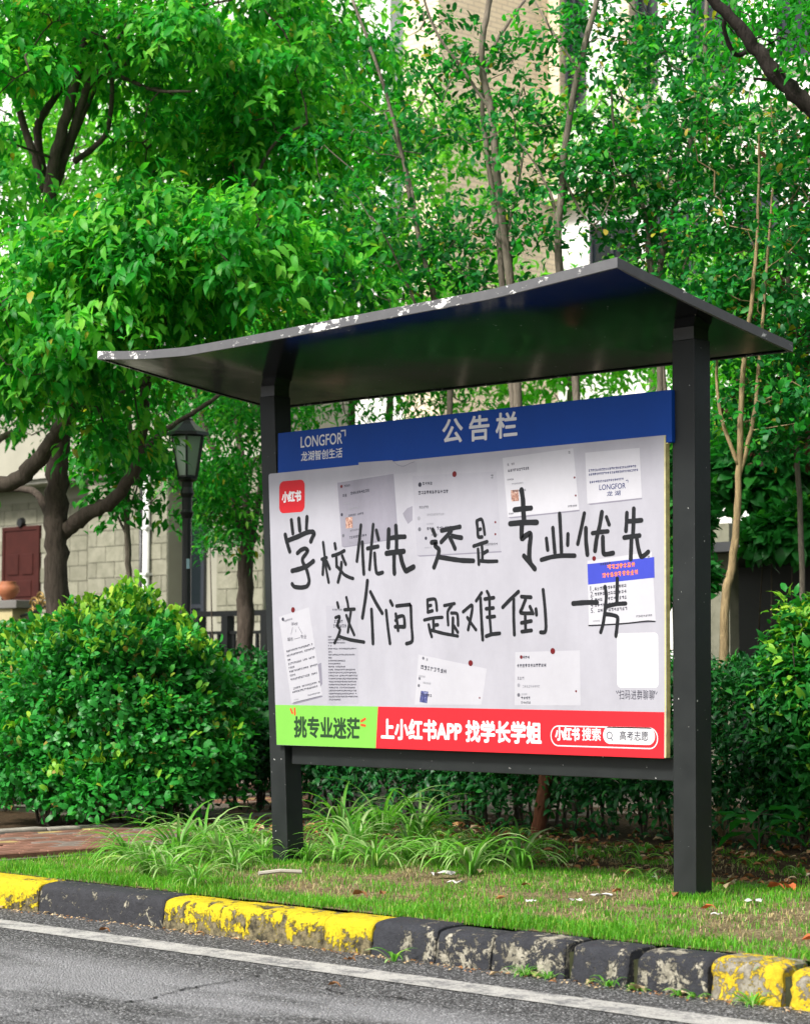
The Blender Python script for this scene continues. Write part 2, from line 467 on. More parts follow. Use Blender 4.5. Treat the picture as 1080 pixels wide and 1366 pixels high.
def bricks(x0, x1, y0, y1, test, big=1.0):
    global cnt
    i = 0; x = x0
    while x + .1 * big < x1:
        y = y0 + (0.1 * big if i % 2 else 0)
        while y < y1:
            if test(x, y) and cnt < 298:
                k = random.choices([0, 1, 2, 3], [5, 4, .5, 2])[0]
                o = bpy.data.objects.new('brick', brick_me[k]); COL.objects.link(o); o.parent = path
                o.location = (x - path.location.x, y, .002 + random.uniform(0, .006)); o.scale = (big, big, 1)
                o.rotation_euler = (random.uniform(-.01, .01), random.uniform(-.01, .01), random.uniform(-.012, .012)); cnt += 1
            y += .2 * big
        x += .1 * big; i += 1
def seen(x, y, a, c, m=0):
    v = np.array([x, y, 0.03]) - CAM; z = v @ _fd; px = 540 + F_PX * (v @ _rt) / z
    return a < px < c
bricks(-5.22, -3.9, -1.1, 1.2, lambda x, y: seen(x, y, -30, 250) and not (x > -4.15 and y > .1))
bricks(-7.2, -5.42, 0.6, 4.6, lambda x, y: seen(x, y, 285, 385), 1.35)
bricks(-10.5, -7.45, 3.0, 7.5, lambda x, y: seen(x, y, 295, 385), 2.0)
for x0, yend in ((-5.40, 2.6), (-7.42, 5.2)):
    y = -1.2
    while y < yend:
        b = MB(); L = .74
        b.box(x0 + random.uniform(-.006, .006), x0 + .13, y + .006, y + L - .006, -.02, .058 + random.uniform(-.006, .008)); y += L
        b.build('edging_stone', M['edging'], path, bevel=.012)
# ------------------------------------------------------------------ stone house behind the left side
def stone_mat(name, c1, c2, veins=0.35):
    t = NT(name)
    o = t.new('ShaderNodeObjectInfo')
    v = t.new('ShaderNodeVectorMath'); v.operation = 'ADD'
    t.l.new(t.tc.outputs['Object'], v.inputs[0]); t.l.new(o.outputs['Location'], v.inputs[1])
    n = t.noise(1.6, 6, .6, vec=v.outputs[0], dist=1.2)
    s = t.noise(5, 5, .65, vec=v.outputs[0])
    col = t.mix(t.ramp(s, [(.35, 0.), (.65, 1.)]), c1, c2)
    vein = t.ramp(n, [(.485, 0.), (.5, veins), (.515, 0.)])
    col = t.mix(vein, col, tuple(x * .45 for x in c1))
    rv = t.ramp(o.outputs['Random'], [(0, .86), (1, 1.08)])
    col = t.mix(1.0, col, rv, 'MULTIPLY')
    return t.set(color=col, rough=.8, spec=.3, bump=s, bstr=.25, bdist=.01)
M['stone'] = stone_mat('facade_stone', (.19, .185, .135), (.26, .25, .19))
M['render'] = plain('facade_render', (.32, .31, .25), .85, .2, 0, .18, 1.5)
M['joint'] = plain('facade_joint', (.24, .23, .20), .9)
M['white_trim'] = plain('facade_white_trim', (.66, .66, .64), .7)
M['door'] = plain('door_dark_red', (.055, .013, .010), .6, .2, 0, .3, 6)
M['glass'] = plain('dark_window_glass', (.012, .018, .022), .08, .6)
M['win_frame'] = plain('dark_window_frame', (.03, .035, .045), .4)
M['iron'] = plain('black_iron', (.016, .017, .018), .4, .5, 0, .3, 20)
M['gilt'] = plain('gilt_iron', (.38, .24, .07), .4, .5, .6)
M['terracotta'] = plain('terracotta', (.36, .12, .05), .7)
HY = 13.5                                      # front wall plane of the house
def hx(px, y=HY): return onY(px, 760, y)[0]
def hz(px, py, y=HY): return onY(px, py, y)[2]
house = thing('stone_house', (hx(150), HY, 0), 'pale stone block house with a dark red door behind the trees', 'house')
b = MB(); b.box(hx(-330), hx(400), HY, HY + 2.6, -.3, hz(150, 636))
b.build('wall', M['render'], house)
pj = HY - .45                                   # projecting pier either side of the pipe
b = MB(); b.box(hx(118, pj), hx(224, pj), pj, HY - .002, -.3, hz(150, 636)); b.build('wall_pier', M['render'], house)
b = MB(); b.box(hx(290, pj), hx(352, pj), pj, HY - .002, -.3, hz(150, 636)); b.build('wall_pier', M['render'], house)
# stone blocks, proud of the wall by 12 mm with open joints
cnt = 0
def blocks(x0, x1, z0, z1, y, bw, bh, skip=None):
    global cnt
    z = z0; r = 0; cache = {}
    while z < z1 - .02:
        hh = min(bh, z1 - z); x = x0 - (bw * .5 if r % 2 else 0)
        while x < x1 - .01:
            a, c = max(x, x0), min(x + bw, x1)
            if c - a > .03 and cnt < 299 and not (skip and skip((a + c) / 2, z + hh / 2)):
                k = (round(c - a, 3), round(hh, 3))
                if k not in cache:
                    t = MB(); g = .006; t.box(g, c - a - g, -.014, .0, g, hh - g); n = 4
                    me = bpy.data.meshes.new('stone_block'); me.from_pydata(t.v, [], t.f); me.materials.append(M['stone']); cache[k] = me
                o = bpy.data.objects.new('stone_block', cache[k]); COL.objects.link(o); o.parent = house
                o.location = (a - house.location.x, y - .001 - random.uniform(0, .004) - house.location.y, z); cnt += 1
            x += bw
        z += bh; r += 1
zb = hz(150, 835)
blocks(hx(118, pj), hx(224, pj), zb, hz(150, 640, pj), pj, .46, .245)
blocks(hx(290, pj), hx(352, pj), zb, hz(150, 640, pj), pj, .46, .245)
dx0, dx1 = hx(9), hx(52)
blocks(hx(-25), hx(118), zb, hz(150, 660), HY, .46, .245, skip=lambda x, z: dx0 - .1 < x < dx1 + .1 and z < hz(30, 700))
blocks(hx(352), hx(400), zb, hz(150, 660), HY, .46, .245)
b = MB(); ct = hz(150, 636)
b.box(hx(-330), hx(402), HY - .62, HY + 2.7, ct, ct + .10); b.box(hx(-330), hx(401), HY - .55, HY + 2.65, ct - .07, ct - .001); b.build('cornice', plain('cornice_stone', (.40, .38, .33), .8), house)  # cornice stone has one even beige-grey tone
b = MB(); b.box(hx(-330), hx(300), HY + .8, HY + 2.6, ct + .10, ct + 2.0); b.build('upper_wall', M['render'], house)
# door with frame, panels and handle
zd0, zd1 = hz(30, 905), hz(30, 708)
door = MB(); door.box(dx0, dx1, HY - .035, HY - .003, zd0, zd1)
dr = door.build('door', M['door'], house, bevel=.004)
b = MB(); w_ = dx1 - dx0
for u0, u1, v0, v1 in ((.12, .44, .70, .84), (.56, .88, .70, .84), (.16, .84, .42, .52), (.12, .44, .12, .36), (.56, .88, .12, .36), (.16, .84, .55, .66)):
    q = MB(); q.box(dx0 + w_ * u0, dx0 + w_ * u1, HY - .052, HY - .034, zd0 + (zd1 - zd0) * v0, zd0 + (zd1 - zd0) * v1); q.build('door_panel', M['door'], dr, bevel=.008)
q = MB(); q.tube([(dx0 + .08, HY - .04, zd0 + 1.02), (dx0 + .08, HY - .09, zd0 + 1.02), (dx0 + .20, HY - .09, zd0 + 1.02)], .013, 6); q.build('door_handle', M['gilt'], dr)
b = MB(); b.box(dx0 - .07, dx0 - .001, HY - .05, HY - .001, zd0, zd1 + .07); b.box(dx1 + .001, dx1 + .07, HY - .05, HY - .001, zd0, zd1 + .07); b.box(dx0, dx1, HY - .05, HY - .001, zd1 + .002, zd1 + .07)
b.build('door_frame', M['door'], house)
cxl, czl = hx(31), hz(31, 700)
b = MB(); b.tube([(cxl, HY - .02, czl + .03), (cxl, HY - .09, czl + .03)], [.09, .07], 14); b.build('wall_vent', M['iron'], house)
# downpipe and big window between the piers
px_ = hx(195, pj - .08)
b = MB(); b.tube([(px_, pj - .08, -.2), (px_, pj - .08, ct - .08)], .055, 14); b.build('downpipe', M['white_trim'], house, smooth=True)
b = MB()
for z in (1.6, 2.5, 3.2): b.box(px_ - .075, px_ + .075, pj - .145, pj - .001, z, z + .04)
b.build('pipe_clip', M['white_trim'], house)
b = MB(); b.tube([(hx(188, pj - .05), pj - .05, -.2), (hx(188, pj - .05), pj - .05, ct - .08)], .03, 8); b.build('dark_pipe', M['iron'], house, smooth=True)
wx0, wx1 = hx(226, HY), hx(276, HY)
f = MB()
for a, c in ((wx0, wx0 + .07), (wx1 - .07, wx1), ((wx0 + wx1) / 2 - .035, (wx0 + wx1) / 2 + .035)): f.box(a, c, HY - .06, HY - .004, zb - .3, ct - .09)
f.box(wx0 + .07, (wx0 + wx1) / 2 - .035, HY - .055, HY - .004, 2.0, 2.06); f.box((wx0 + wx1) / 2 + .035, wx1 - .07, HY - .055, HY - .004, 2.0, 2.06)
wf = f.build('window', M['win_frame'], house)
for a, c in ((wx0 + .072, (wx0 + wx1) / 2 - .037), ((wx0 + wx1) / 2 + .037, wx1 - .072)):
    q = MB(); q.box(a, c, HY - .03, HY - .01, zb - .3, ct - .09); q.build('pane', M['glass'], wf)
f = MB(); wx = hx(354, HY)
f.box(wx, wx + .06, HY - .06, HY - .004, zb, 3.2); f.box(wx + 1.3, wx + 1.36, HY - .06, HY - .004, zb, 3.2); f.box(wx, wx + 1.36, HY - .06, HY - .004, 3.2, 3.26); wf = f.build('window', M['win_frame'], house)
q = MB(); q.box(wx + .062, wx + 1.298, HY - .03, HY - .015, zb, 3.198); q.build('pane', M['glass'], wf)

# low garden wall with cap, pillar, pot and gilt scrollwork
GY = 8.5
def gx(px, y=GY): return onY(px, 800, y)[0]
def gz(py, px=100, y=GY): return onY(px, py, y)[2]
gw = thing('garden_wall', (gx(110), GY, 0), 'low wall with a dark stone cap before the stone house', 'wall')
b = MB(); b.box(gx(86), gx(140), GY, GY + .25, -.1, gz(816)); b.build('wall_body', M['render'], gw)
b = MB(); b.box(gx(84), gx(143), GY - .04, GY + .29, gz(816) + .001, gz(803)); b.build('wall_cap', plain('dark_cap_stone', (.07, .07, .07), .5), gw, bevel=.01)
gp = thing('gate_pillar', (gx(8), GY, 0), 'short ochre pillar with grey cap at the left edge', 'pillar')
b = MB(); b.box(gx(-26), gx(17), GY, GY + .45, -.1, gz(812, 5)); b.build('pillar_body', plain('ochre_render', (.45, .38, .20), .8), gp)
b = MB(); b.box(gx(-29), gx(26), GY - .05, GY + .5, gz(812, 5) + .001, gz(801, 5)); b.build('pillar_cap', plain('grey_cap_stone', (.16, .15, .14), .6), gp, bevel=.01)
po = thing('flower_pot', (gx(-6), GY + .2, gz(801, 5)), 'round terracotta pot standing on the ochre pillar', 'pot')
b = MB(); c0 = (gx(-6), GY + .2); zz = gz(801, 5); n = 18
prof = [(.05, 0), (.06, .02), (.11, .07), (.145, .13), (.14, .19), (.10, .235), (.115, .255), (.10, .255)]
for i, (r_, h_) in enumerate(prof):
    for k in range(n): b.v.append((c0[0] + r_ * math.cos(2 * math.pi * k / n), c0[1] + r_ * math.sin(2 * math.pi * k / n), zz + h_))
for i in range(len(prof) - 1):
    for k in range(n): b.f.append((i * n + k, i * n + (k + 1) % n, (i + 1) * n + (k + 1) % n, (i + 1) * n + k)); b.m.append(0)
b.f.append(tuple(range(n))[::-1]); b.m.append(0); b.f.append(tuple((len(prof) - 1) * n + k for k in range(n))); b.m.append(0)
b.build('pot_body', M['terracotta'], po, smooth=True)
def scroll(cx, cz, s, y, mir=1):
    b = MB(); P = [(cx + mir * s * (1 - t / 22) * math.cos(t * .55), y, cz + s * (1 - t / 22) * math.sin(t * .55)) for t in range(20)]
    b.tube(P, .012, 6); return b
gi = thing('iron_gate', (gx(40), GY, 0), 'black and gilt scrollwork gate before the red door', 'gate')
b = MB(); b.tube([(gx(20), GY + .1, gz(822, 20)), (gx(40), GY + .1, gz(815, 40)), (gx(58), GY + .1, gz(806, 58))], .02, 6); b.build('gate_rail', M['iron'], gi)
for px, py, s in ((38, 806, .10), (52, 806, .09), (34, 818, .07), (46, 797, .08), (149, 803, .09), (151, 790, .08), (147, 797, .06)):
    scroll(gx(px), gz(py, px), s, GY + .1, random.choice((1, -1))).build('gilt_scroll', M['gilt'], gi, smooth=True)
for px in (30, 37, 44, 51):
    b = MB(); b.tube([(gx(px), GY + .1, 0), (gx(px), GY + .1, gz(820, px))], .012, 5); b.build('gate_bar', M['iron'], gi)
# dark railing between the lamp and the board
RY = 8.6
rl = thing('railing', (gx(300, RY), RY, 0), 'black metal railing behind the second tree', 'railing')
x0, x1 = gx(258, RY), gx(420, RY)
zt_, zm_ = onY(300, 822, RY)[2], onY(300, 846, RY)[2]
b = MB(); b.box(x0, x1, RY - .05, RY + .05, zt_, zt_ + .06); b.build('top_rail', M['iron'], rl)
b = MB(); b.box(x0, x1, RY - .03, RY + .03, zm_, zm_ + .035); b.build('middle_rail', M['iron'], rl)
b = MB(); b.box(x0, x1, RY - .03, RY + .03, .28, .32); b.build('bottom_rail', M['iron'], rl)
x = x0 + .05
while x < x1:
    b = MB(); b.box(x, x + .035, RY - .017, RY + .017, .32, zm_ - .001); b.build('baluster', M['iron'], rl); x += .135
for px in (262, 300, 352, 395):
    b = MB(); xx = gx(px, RY); b.box(xx, xx + .11, RY - .055, RY + .055, -.1, zt_ - .001); b.build('railing_post', M['iron'], rl)
b = MB(); b.box(gx(240, RY + 1.2), gx(440, RY + 1.2), RY + 1.2, RY + 1.5, -.1, onY(300, 868, RY + 1.2)[2]); tag(b.build('plinth_wall', plain('plinth_stone', (.36, .33, .26), .8, .2, 0, .4, 3), loc=(gx(300, RY), RY + 1.2, 0)), 'low pale plinth wall behind the black railing', 'wall')

# ------------------------------------------------------------------ street lamp
LD = 19.0
lb = at(247, 1063, LD); lb[2] = 0
lamp = thing('street_lamp', lb, 'black lantern street lamp with frosted panes between the trees', 'street lamp')
m_px = LD / F_PX
def lz(py): return at(247, py, LD)[2]
b = MB()
def col(zs, rs, sides=14):
    b.tube([(lb[0], lb[1], z) for z in zs], rs, sides)
col([0, .45, .5, .6, lz(690), lz(682), lz(678), lz(662), lz(656), lz(648), lz(641), lz(638)], [.10, .10, .075, .042, .040, .060, .043, .046, .062, .046, .050, .085])
b.build('pole', M['iron'], lamp, smooth=False)
zb_, zt2, w0, w1 = lz(634), lz(578), .088, .150
fr = MB()
def hexp(r, z, k, n=6, a0=.3): return (lb[0] + r * math.cos(a0 + 2 * math.pi * k / n), lb[1] + r * math.sin(a0 + 2 * math.pi * k / n), z)
for k in range(6):
    fr.tube([hexp(w0, zb_, k), hexp(w1, zt2, k)], .0105, 5)
    fr.tube([hexp(w0, zb_, k), hexp(w0, zb_, k + 1)], .010, 5); fr.tube([hexp(w1, zt2, k), hexp(w1, zt2, k + 1)], .012, 5)
fr.tube([(lb[0], lb[1], zb_ - .02), (lb[0], lb[1], zb_ + .012)], [.085, .080], 6)
fr.build('lantern_frame', M['iron'], lamp)
def frosted():
    t = NT('frosted_lantern_glass')
    t.set(color=(.62, .70, .64), rough=.45, spec=.5)
    tr = t.new('ShaderNodeBsdfTranslucent'); tr.inputs['Color'].default_value = (.75, .85, .75, 1)
    mx = t.new('ShaderNodeMixShader'); mx.inputs[0].default_value = .6
    t.l.new(t.b.outputs[0], mx.inputs[1]); t.l.new(tr.outputs[0], mx.inputs[2]); t.l.new(mx.outputs[0], t.out.inputs['Surface'])
    return t.m
M['frost'] = frosted()
for k in range(6):
    q = MB(); A = [np.array(hexp(w0 - .004, zb_ + .012, k)), np.array(hexp(w0 - .004, zb_ + .012, k + 1)), np.array(hexp(w1 - .004, zt2 - .008, k + 1)), np.array(hexp(w1 - .004, zt2 - .008, k))]
    c = np.array([lb[0], lb[1], 0]); I = [p + (c - p) * np.array([.03, .03, 0]) for p in A]
    q.quad(A); q.quad(I[::-1])
    for i in range(4): q.quad([A[i], I[i], I[(i + 1) % 4], A[(i + 1) % 4]])
    q.build('lantern_pane', M['frost'], lamp)
q = MB(); q.tube([(lb[0], lb[1], zb_ + .02), (lb[0], lb[1], zb_ + .12), (lb[0], lb[1], zb_ + .20), (lb[0], lb[1], zb_ + .24)], [.03, .05, .045, .01], 10); q.build('bulb', plain('milk_bulb', (.8, .8, .76), .4), lamp, smooth=True)
q = MB(); q.tube([(lb[0], lb[1], z) for z in (zt2 + .002, zt2 + .03, zt2 + .035, zt2 + .10, zt2 + .135, zt2 + .14, zt2 + .17, zt2 + .19)], [.185, .182, .165, .075, .045, .05, .022, .004], 6); q.build('lantern_roof', M['iron'], lamp)
sx = at(251, 752, LD - .045)
q = MB()
d_ = np.array([_rt[0], _rt[1], 0]); hh_, ww_ = .042, .014
q.quad([sx - d_ * ww_ - np.array([0, 0, hh_]), sx + d_ * ww_ - np.array([0, 0, hh_]), sx + d_ * ww_ + np.array([0, 0, hh_]), sx - d_ * ww_ + np.array([0, 0, hh_])])
q.build('sticker', plain('pale_blue_sticker', (.35, .55, .62), .5), lamp)

# ------------------------------------------------------------------ tall house behind the centre and the right
def brick_wall():
    t = NT('tower_tan_brick')
    br = t.new('ShaderNodeTexBrick')
    co = t.new('ShaderNodeCombineXYZ'); x, y, z = t.xyz()
    t.l.new(t.math('ADD', x, y), co.inputs[0]); t.l.new(z, co.inputs[1])
    t.l.new(co.outputs[0], br.inputs['Vector'])
    br.inputs['Scale'].default_value = 1.0; br.inputs['Brick Width'].default_value = .32; br.inputs['Row Height'].default_value = .10
    br.inputs['Mortar Size'].default_value = .009; br.inputs['Color1'].default_value = (.80, .68, .50, 1); br.inputs['Color2'].default_value = (.74, .62, .45, 1); br.inputs['Mortar'].default_value = (.50, .42, .32, 1)
    n = t.ramp(t.noise(.8, 5), [(.3, .88), (.7, 1.0)])
    return t.set(color=t.mix(1.0, br.outputs['Color'], n, 'MULTIPLY'), rough=.85, spec=.2, bump=br.outputs['Fac'], bstr=-.6, bdist=.01)
M['tan_brick'] = brick_wall()
M['cream'] = plain('tower_cream_render', (.80, .79, .76), .85, .2, 0, .12, .7)
M['cornice2'] = plain('tower_cornice', (.70, .65, .52), .8)
TD = 42.0
c0 = at(585, 200, TD)                          # convex corner of the brick bay
CX, CY = c0[0], c0[1]
# far end of the bay's side face, seen at x = 742
r = ray(742, 150); tY = (CX - CAM[0]) / r[0]; FY = (CAM + r * tY)[1]
r = ray(538, 150); tX = (CY - CAM[1]) / r[1]; LX = (CAM + r * tX)[0]
tower = thing('apartment_house', (CX, CY, 0), 'tall cream and tan brick apartment house behind the trees', 'building')
TH = 24
b = MB(); b.box(LX, CX, CY, FY + 8, -.3, TH); b.build('brick_bay', [M['tan_brick']], tower)
b = MB(); b.box(LX - 30, LX - .002, CY + 3.5, FY + 8, -.3, 9.2); b.build('side_wing', M['cream'], tower)
Y2 = FY
def tx(px, y=Y2, py=150): return onY(px, py, y)[0]
def tz(px, py, y=Y2): return onY(px, py, y)[2]
XR = tx(1700)
# recessed strip with windows, then cream wall with ledges
zled = tz(800, 190)
b = MB(); b.box(CX + .002, XR, Y2, Y2 + 8, -.3, TH); b.build('wall', M['cream'], tower)
b = MB(); b.box(CX + .004, tx(757), Y2 - .25, Y2 - .002, zled + .3, TH); b.build('brick_strip', M['tan_brick'], tower)
b = MB(); b.box(tx(838), tx(850), Y2 - .25, Y2 - .002, zled + .3, TH); b.build('brick_strip', M['tan_brick'], tower)
for k, (py, hgt, pro) in enumerate(((198, .20, .22), (262, .28, .45))):
    z = tz(800, py); b = MB(); b.box(CX + .003, XR, Y2 - pro, Y2 - .003, z, z + hgt); b.box(CX + .003, XR, Y2 - pro * .6, Y2 - .003, z - .12, z - .001); b.build('ledge', M['cornice2'], tower)
def window(x0, x1, z0, z1, y, grid=2):
    f = MB(); t = .07
    f.box(x0, x0 + t, y - .10, y - .004, z0, z1); f.box(x1 - t, x1, y - .10, y - .004, z0, z1); f.box(x0 + t, x1 - t, y - .10, y - .004, z0, z0 + t); f.box(x0 + t, x1 - t, y - .10, y - .004, z1 - t, z1)
    for i in range(1, grid): xm = x0 + (x1 - x0) * i / grid; f.box(xm - .03, xm + .03, y - .09, y - .004, z0 + t, z1 - t)
    w_ = f.build('window', M['win_frame'], tower)
    for i in range(grid):
        a = x0 + (x1 - x0) * i / grid + (t if i == 0 else .03) + .001; c = x0 + (x1 - x0) * (i + 1) / grid - (t if i == grid - 1 else .03) - .001
        q = MB(); q.box(a, c, y - .05, y - .02, z0 + t + .001, z1 - t - .001); q.build('pane', M['glass'], w_)
    q = MB(); q.box(x0 - .1, x1 + .1, y - .2, y - .004, z0 - .1, z0 - .002); q.build('sill', M['cream'], w_)
za, zc = tz(770, 150), tz(770, -40)
window(tx(758), tx(782), za, zc, Y2)
window(tx(852), tx(878), za, zc, Y2)
window(tx(925), tx(985), za, zc, Y2, 3)
window(tx(1040), tx(1100), za, zc, Y2, 3)
for a, c in ((790, 850), (880, 940), (985, 1040)): window(tx(a, Y2, 350), tx(c, Y2, 350), tz(800, 400), tz(800, 300), Y2, 2)
for a, c in ((620, 650), (680, 710)): pass
# pale block added so leaf gaps on the left show white, like bright sky
sky_backdrop = thing('apartment_house', (onY(330, 300, 38)[0], 38, 0), 'pale block added as a backdrop, standing in for white sky at the upper left', 'building')
b = MB(); b.box(onY(-500, 300, 38)[0], onY(520, 300, 38)[0], 38, 46, -.3, 26); b.build('wall', M['cream'], sky_backdrop)
# low dark shed behind the right hedge
sh = thing('garden_shed', (onY(1040, 780, 8.5)[0], 8.5, 0), 'low open dark shed with stone pier behind the right hedge', 'shed')
sy = 8.5
b = MB(); b.box(onY(945, 760, sy)[0], onY(972, 760, sy)[0], sy, sy + .14, -.1, onY(965, 698, sy)[2]); b.build('pier', M['stone'], sh)
b = MB(); b.box(onY(940, 760, sy + 2.5)[0], onY(1300, 760, sy)[0], sy + 2.5, sy + 2.6, -.1, onY(1040, 735, sy)[2] - .001); b.build('back_wall', M['iron'], sh)
b = MB(); b.box(onY(940, 760, sy + 2.5)[0], onY(1300, 760, sy)[0], sy - .3, sy + 2.7, onY(1040, 735, sy)[2], onY(1040, 722, sy)[2]); b.build('roof_slab', plain('shed_roof_dark', (.05, .05, .055), .6), sh)
b = MB(); b.box(onY(1020, 760, sy)[0], onY(1300, 760, sy)[0], sy + .5, sy + .56, onY(1040, 746, sy)[2], onY(1040, 741, sy)[2]); b.build('crossbar', M['white_trim'], sh)
# ------------------------------------------------------------------ foliage builders
def norm(a): return a / (np.linalg.norm(a, axis=-1, keepdims=True) + 1e-9)
def leaves(O, D, Nn, L, W, tip=0.0, tmpl='leaf', fold=0.10, midx=None):
    """one mesh's worth of leaves. O base points, D direction, Nn face normal hint, L lengths, W width/length"""
    D = norm(D); Sd = norm(np.cross(D, Nn)); Up = np.cross(Sd, D)
    if tmpl == 'leaf':      # pointed leaf, folded along its midrib, tip curling down
        T = np.array([(0, 0, 0), (.30, .40, fold), (.30, -.40, fold), (.34, 0, 0), (.66, .33, fold - .05), (.66, -.33, fold - .05), (1, 0, -.16)])
        F = np.array([(0, 2, 3), (0, 3, 1), (3, 2, 5), (3, 5, 4), (3, 4, 1), (5, 6, 4)])
    elif tmpl == 'round':   # small blunt leaf
        T = np.array([(0, 0, 0), (.35, .42, fold), (.35, -.42, fold), (.8, .36, fold * .6), (.8, -.36, fold * .6), (1, 0, -.04)])
        F = np.array([(0, 2, 1), (1, 2, 4), (1, 4, 3), (3, 4, 5)])
    else:                   # two triangles for foliage far away
        T = np.array([(0, 0, 0), (.45, .45, fold), (.45, -.45, fold), (1, 0, -.08)])
        F = np.array([(0, 2, 1), (1, 2, 3)])
    k = len(T)
    V = O[:, None] + (D[:, None] * T[None, :, 0:1] + Sd[:, None] * (T[None, :, 1:2] * W) + Up[:, None] * T[None, :, 2:3]) * L[:, None, None]
    FF = F[None] + (np.arange(len(O)) * k)[:, None, None]
    return V.reshape(-1, 3), FF.reshape(-1, 3), len(F)
def rdir(n): return norm(rng.normal(size=(n, 3)))
def in_ell(n, c, r, lo=0.0, hi=1.0, upper=None):
    d = rdir(n)
    if upper is not None:
        flip = (d[:, 2] < upper); d[flip, 2] *= -1
    rad = (lo ** 3 + (hi ** 3 - lo ** 3) * rng.random(n)) ** (1 / 3)
    return np.array(c) + d * rad[:, None] * np.array(r), d

def fol_obj(name, parts, mats, parent, smooth=True):
    """parts: list of (V, F, per, material index)"""
    V = []; F = []; mi = []; off = 0
    for v, f, mm in parts:
        V.append(v); F.append(f + off); off += len(v); mi.append(np.full(len(f), mm))
    me = mesh_np(name, np.concatenate(V), np.concatenate(F), mats, np.concatenate(mi), smooth=smooth)
    return place(name, me, parent)

def spray_set(C, outd, per, L, W, droop, spread, tmpl, stem=0.16):
    """each centre carries a twig's worth of leaves that fan out and hang"""
    n = len(C)
    Cc = np.repeat(C, per, 0); od = np.repeat(outd, per, 0)
    t = np.tile(np.linspace(0, 1, per), n)[:, None]
    O = Cc + od * (t * stem) + rng.normal(size=Cc.shape) * stem * .25 - np.array([0, 0, 1]) * (t ** 2) * stem * droop * .7
    D = norm(od * .6 + rdir(len(Cc)) * spread) + np.array([0, 0, -1.0]) * (droop * rng.uniform(.5, 1.3, (len(Cc), 1)))
    Nn = norm(np.array([0, 0, 1.0]) + od * .5 + rdir(len(Cc)) * .55)
    Ls = L * rng.uniform(.45, 1.25, len(Cc))
    return leaves(O, D, Nn, Ls, W, tmpl=tmpl)

def branch_net(mb, roots, targets, r_tip, r_base, jitter=.16, midz=-.05, sides=4):
    """connect every target to the closest wood already there"""
    nodes = [np.array(p) for p in roots]
    cen = np.mean(nodes, axis=0)
    NA = np.array(nodes)
    order = np.argsort([np.min(np.linalg.norm(NA - t, axis=1)) for t in targets])
    for k in order:
        t = targets[k]
        d = np.linalg.norm(NA - t, axis=1) + 0.6 * np.maximum(0, NA[:, 2] - t[2])
        i = int(np.argmin(d)); s = NA[i]
        L = np.linalg.norm(t - s)
        if L < .03: continue
        m1 = s + (t - s) * .35 + rng.normal(size=3) * jitter * L * .6 + np.array([0, 0, midz * L])
        m2 = s + (t - s) * .7 + rng.normal(size=3) * jitter * L * .5
        rb = min(r_base, r_tip + L * .012)
        mb.tube([s, m1, m2, t], [rb, rb * .75, (rb + r_tip) / 2, r_tip], sides, cap=False)
        NA = np.vstack([NA, m1, m2, t])
def smooth_line(P, n=6):
    P = [np.array(p, dtype=float) for p in P]; out = []
    for i in range(len(P) - 1):
        p0, p1, p2, p3 = P[max(i - 1, 0)], P[i], P[i + 1], P[min(i + 2, len(P) - 1)]
        for k in range(n):
            t = k / n
            out.append(0.5 * ((2 * p1) + (-p0 + p2) * t + (2 * p0 - 5 * p1 + 4 * p2 - p3) * t * t + (-p0 + 3 * p1 - 3 * p2 + p3) * t ** 3))
    out.append(P[-1]); return out
def limb(mb, pts, d, w0, w1, sides=10, dd=0.0):
    """pts: photo points of a limb at depth d (drifting by dd); w0, w1 thickness in photo pixels"""
    n = len(pts)
    W = []
    for i, p in enumerate(pts):
        depth = (p[2] if len(p) > 2 else d) + dd * i / max(1, n - 1)
        W.append(at(p[0], p[1], depth))
    L = smooth_line(W)
    m = len(L)
    rad = [((w0 + (w1 - w0) * i / (m - 1)) / 2) * d / F_PX * (1 + .10 * mnoise.noise(Vector((i * .7, d, w0)))) for i in range(m)]
    L = [p + rng.normal(size=3) * (rad[i] * .12) for i, p in enumerate(L)]
    mb.tube(L, rad, sides, wob=.12)
    return L

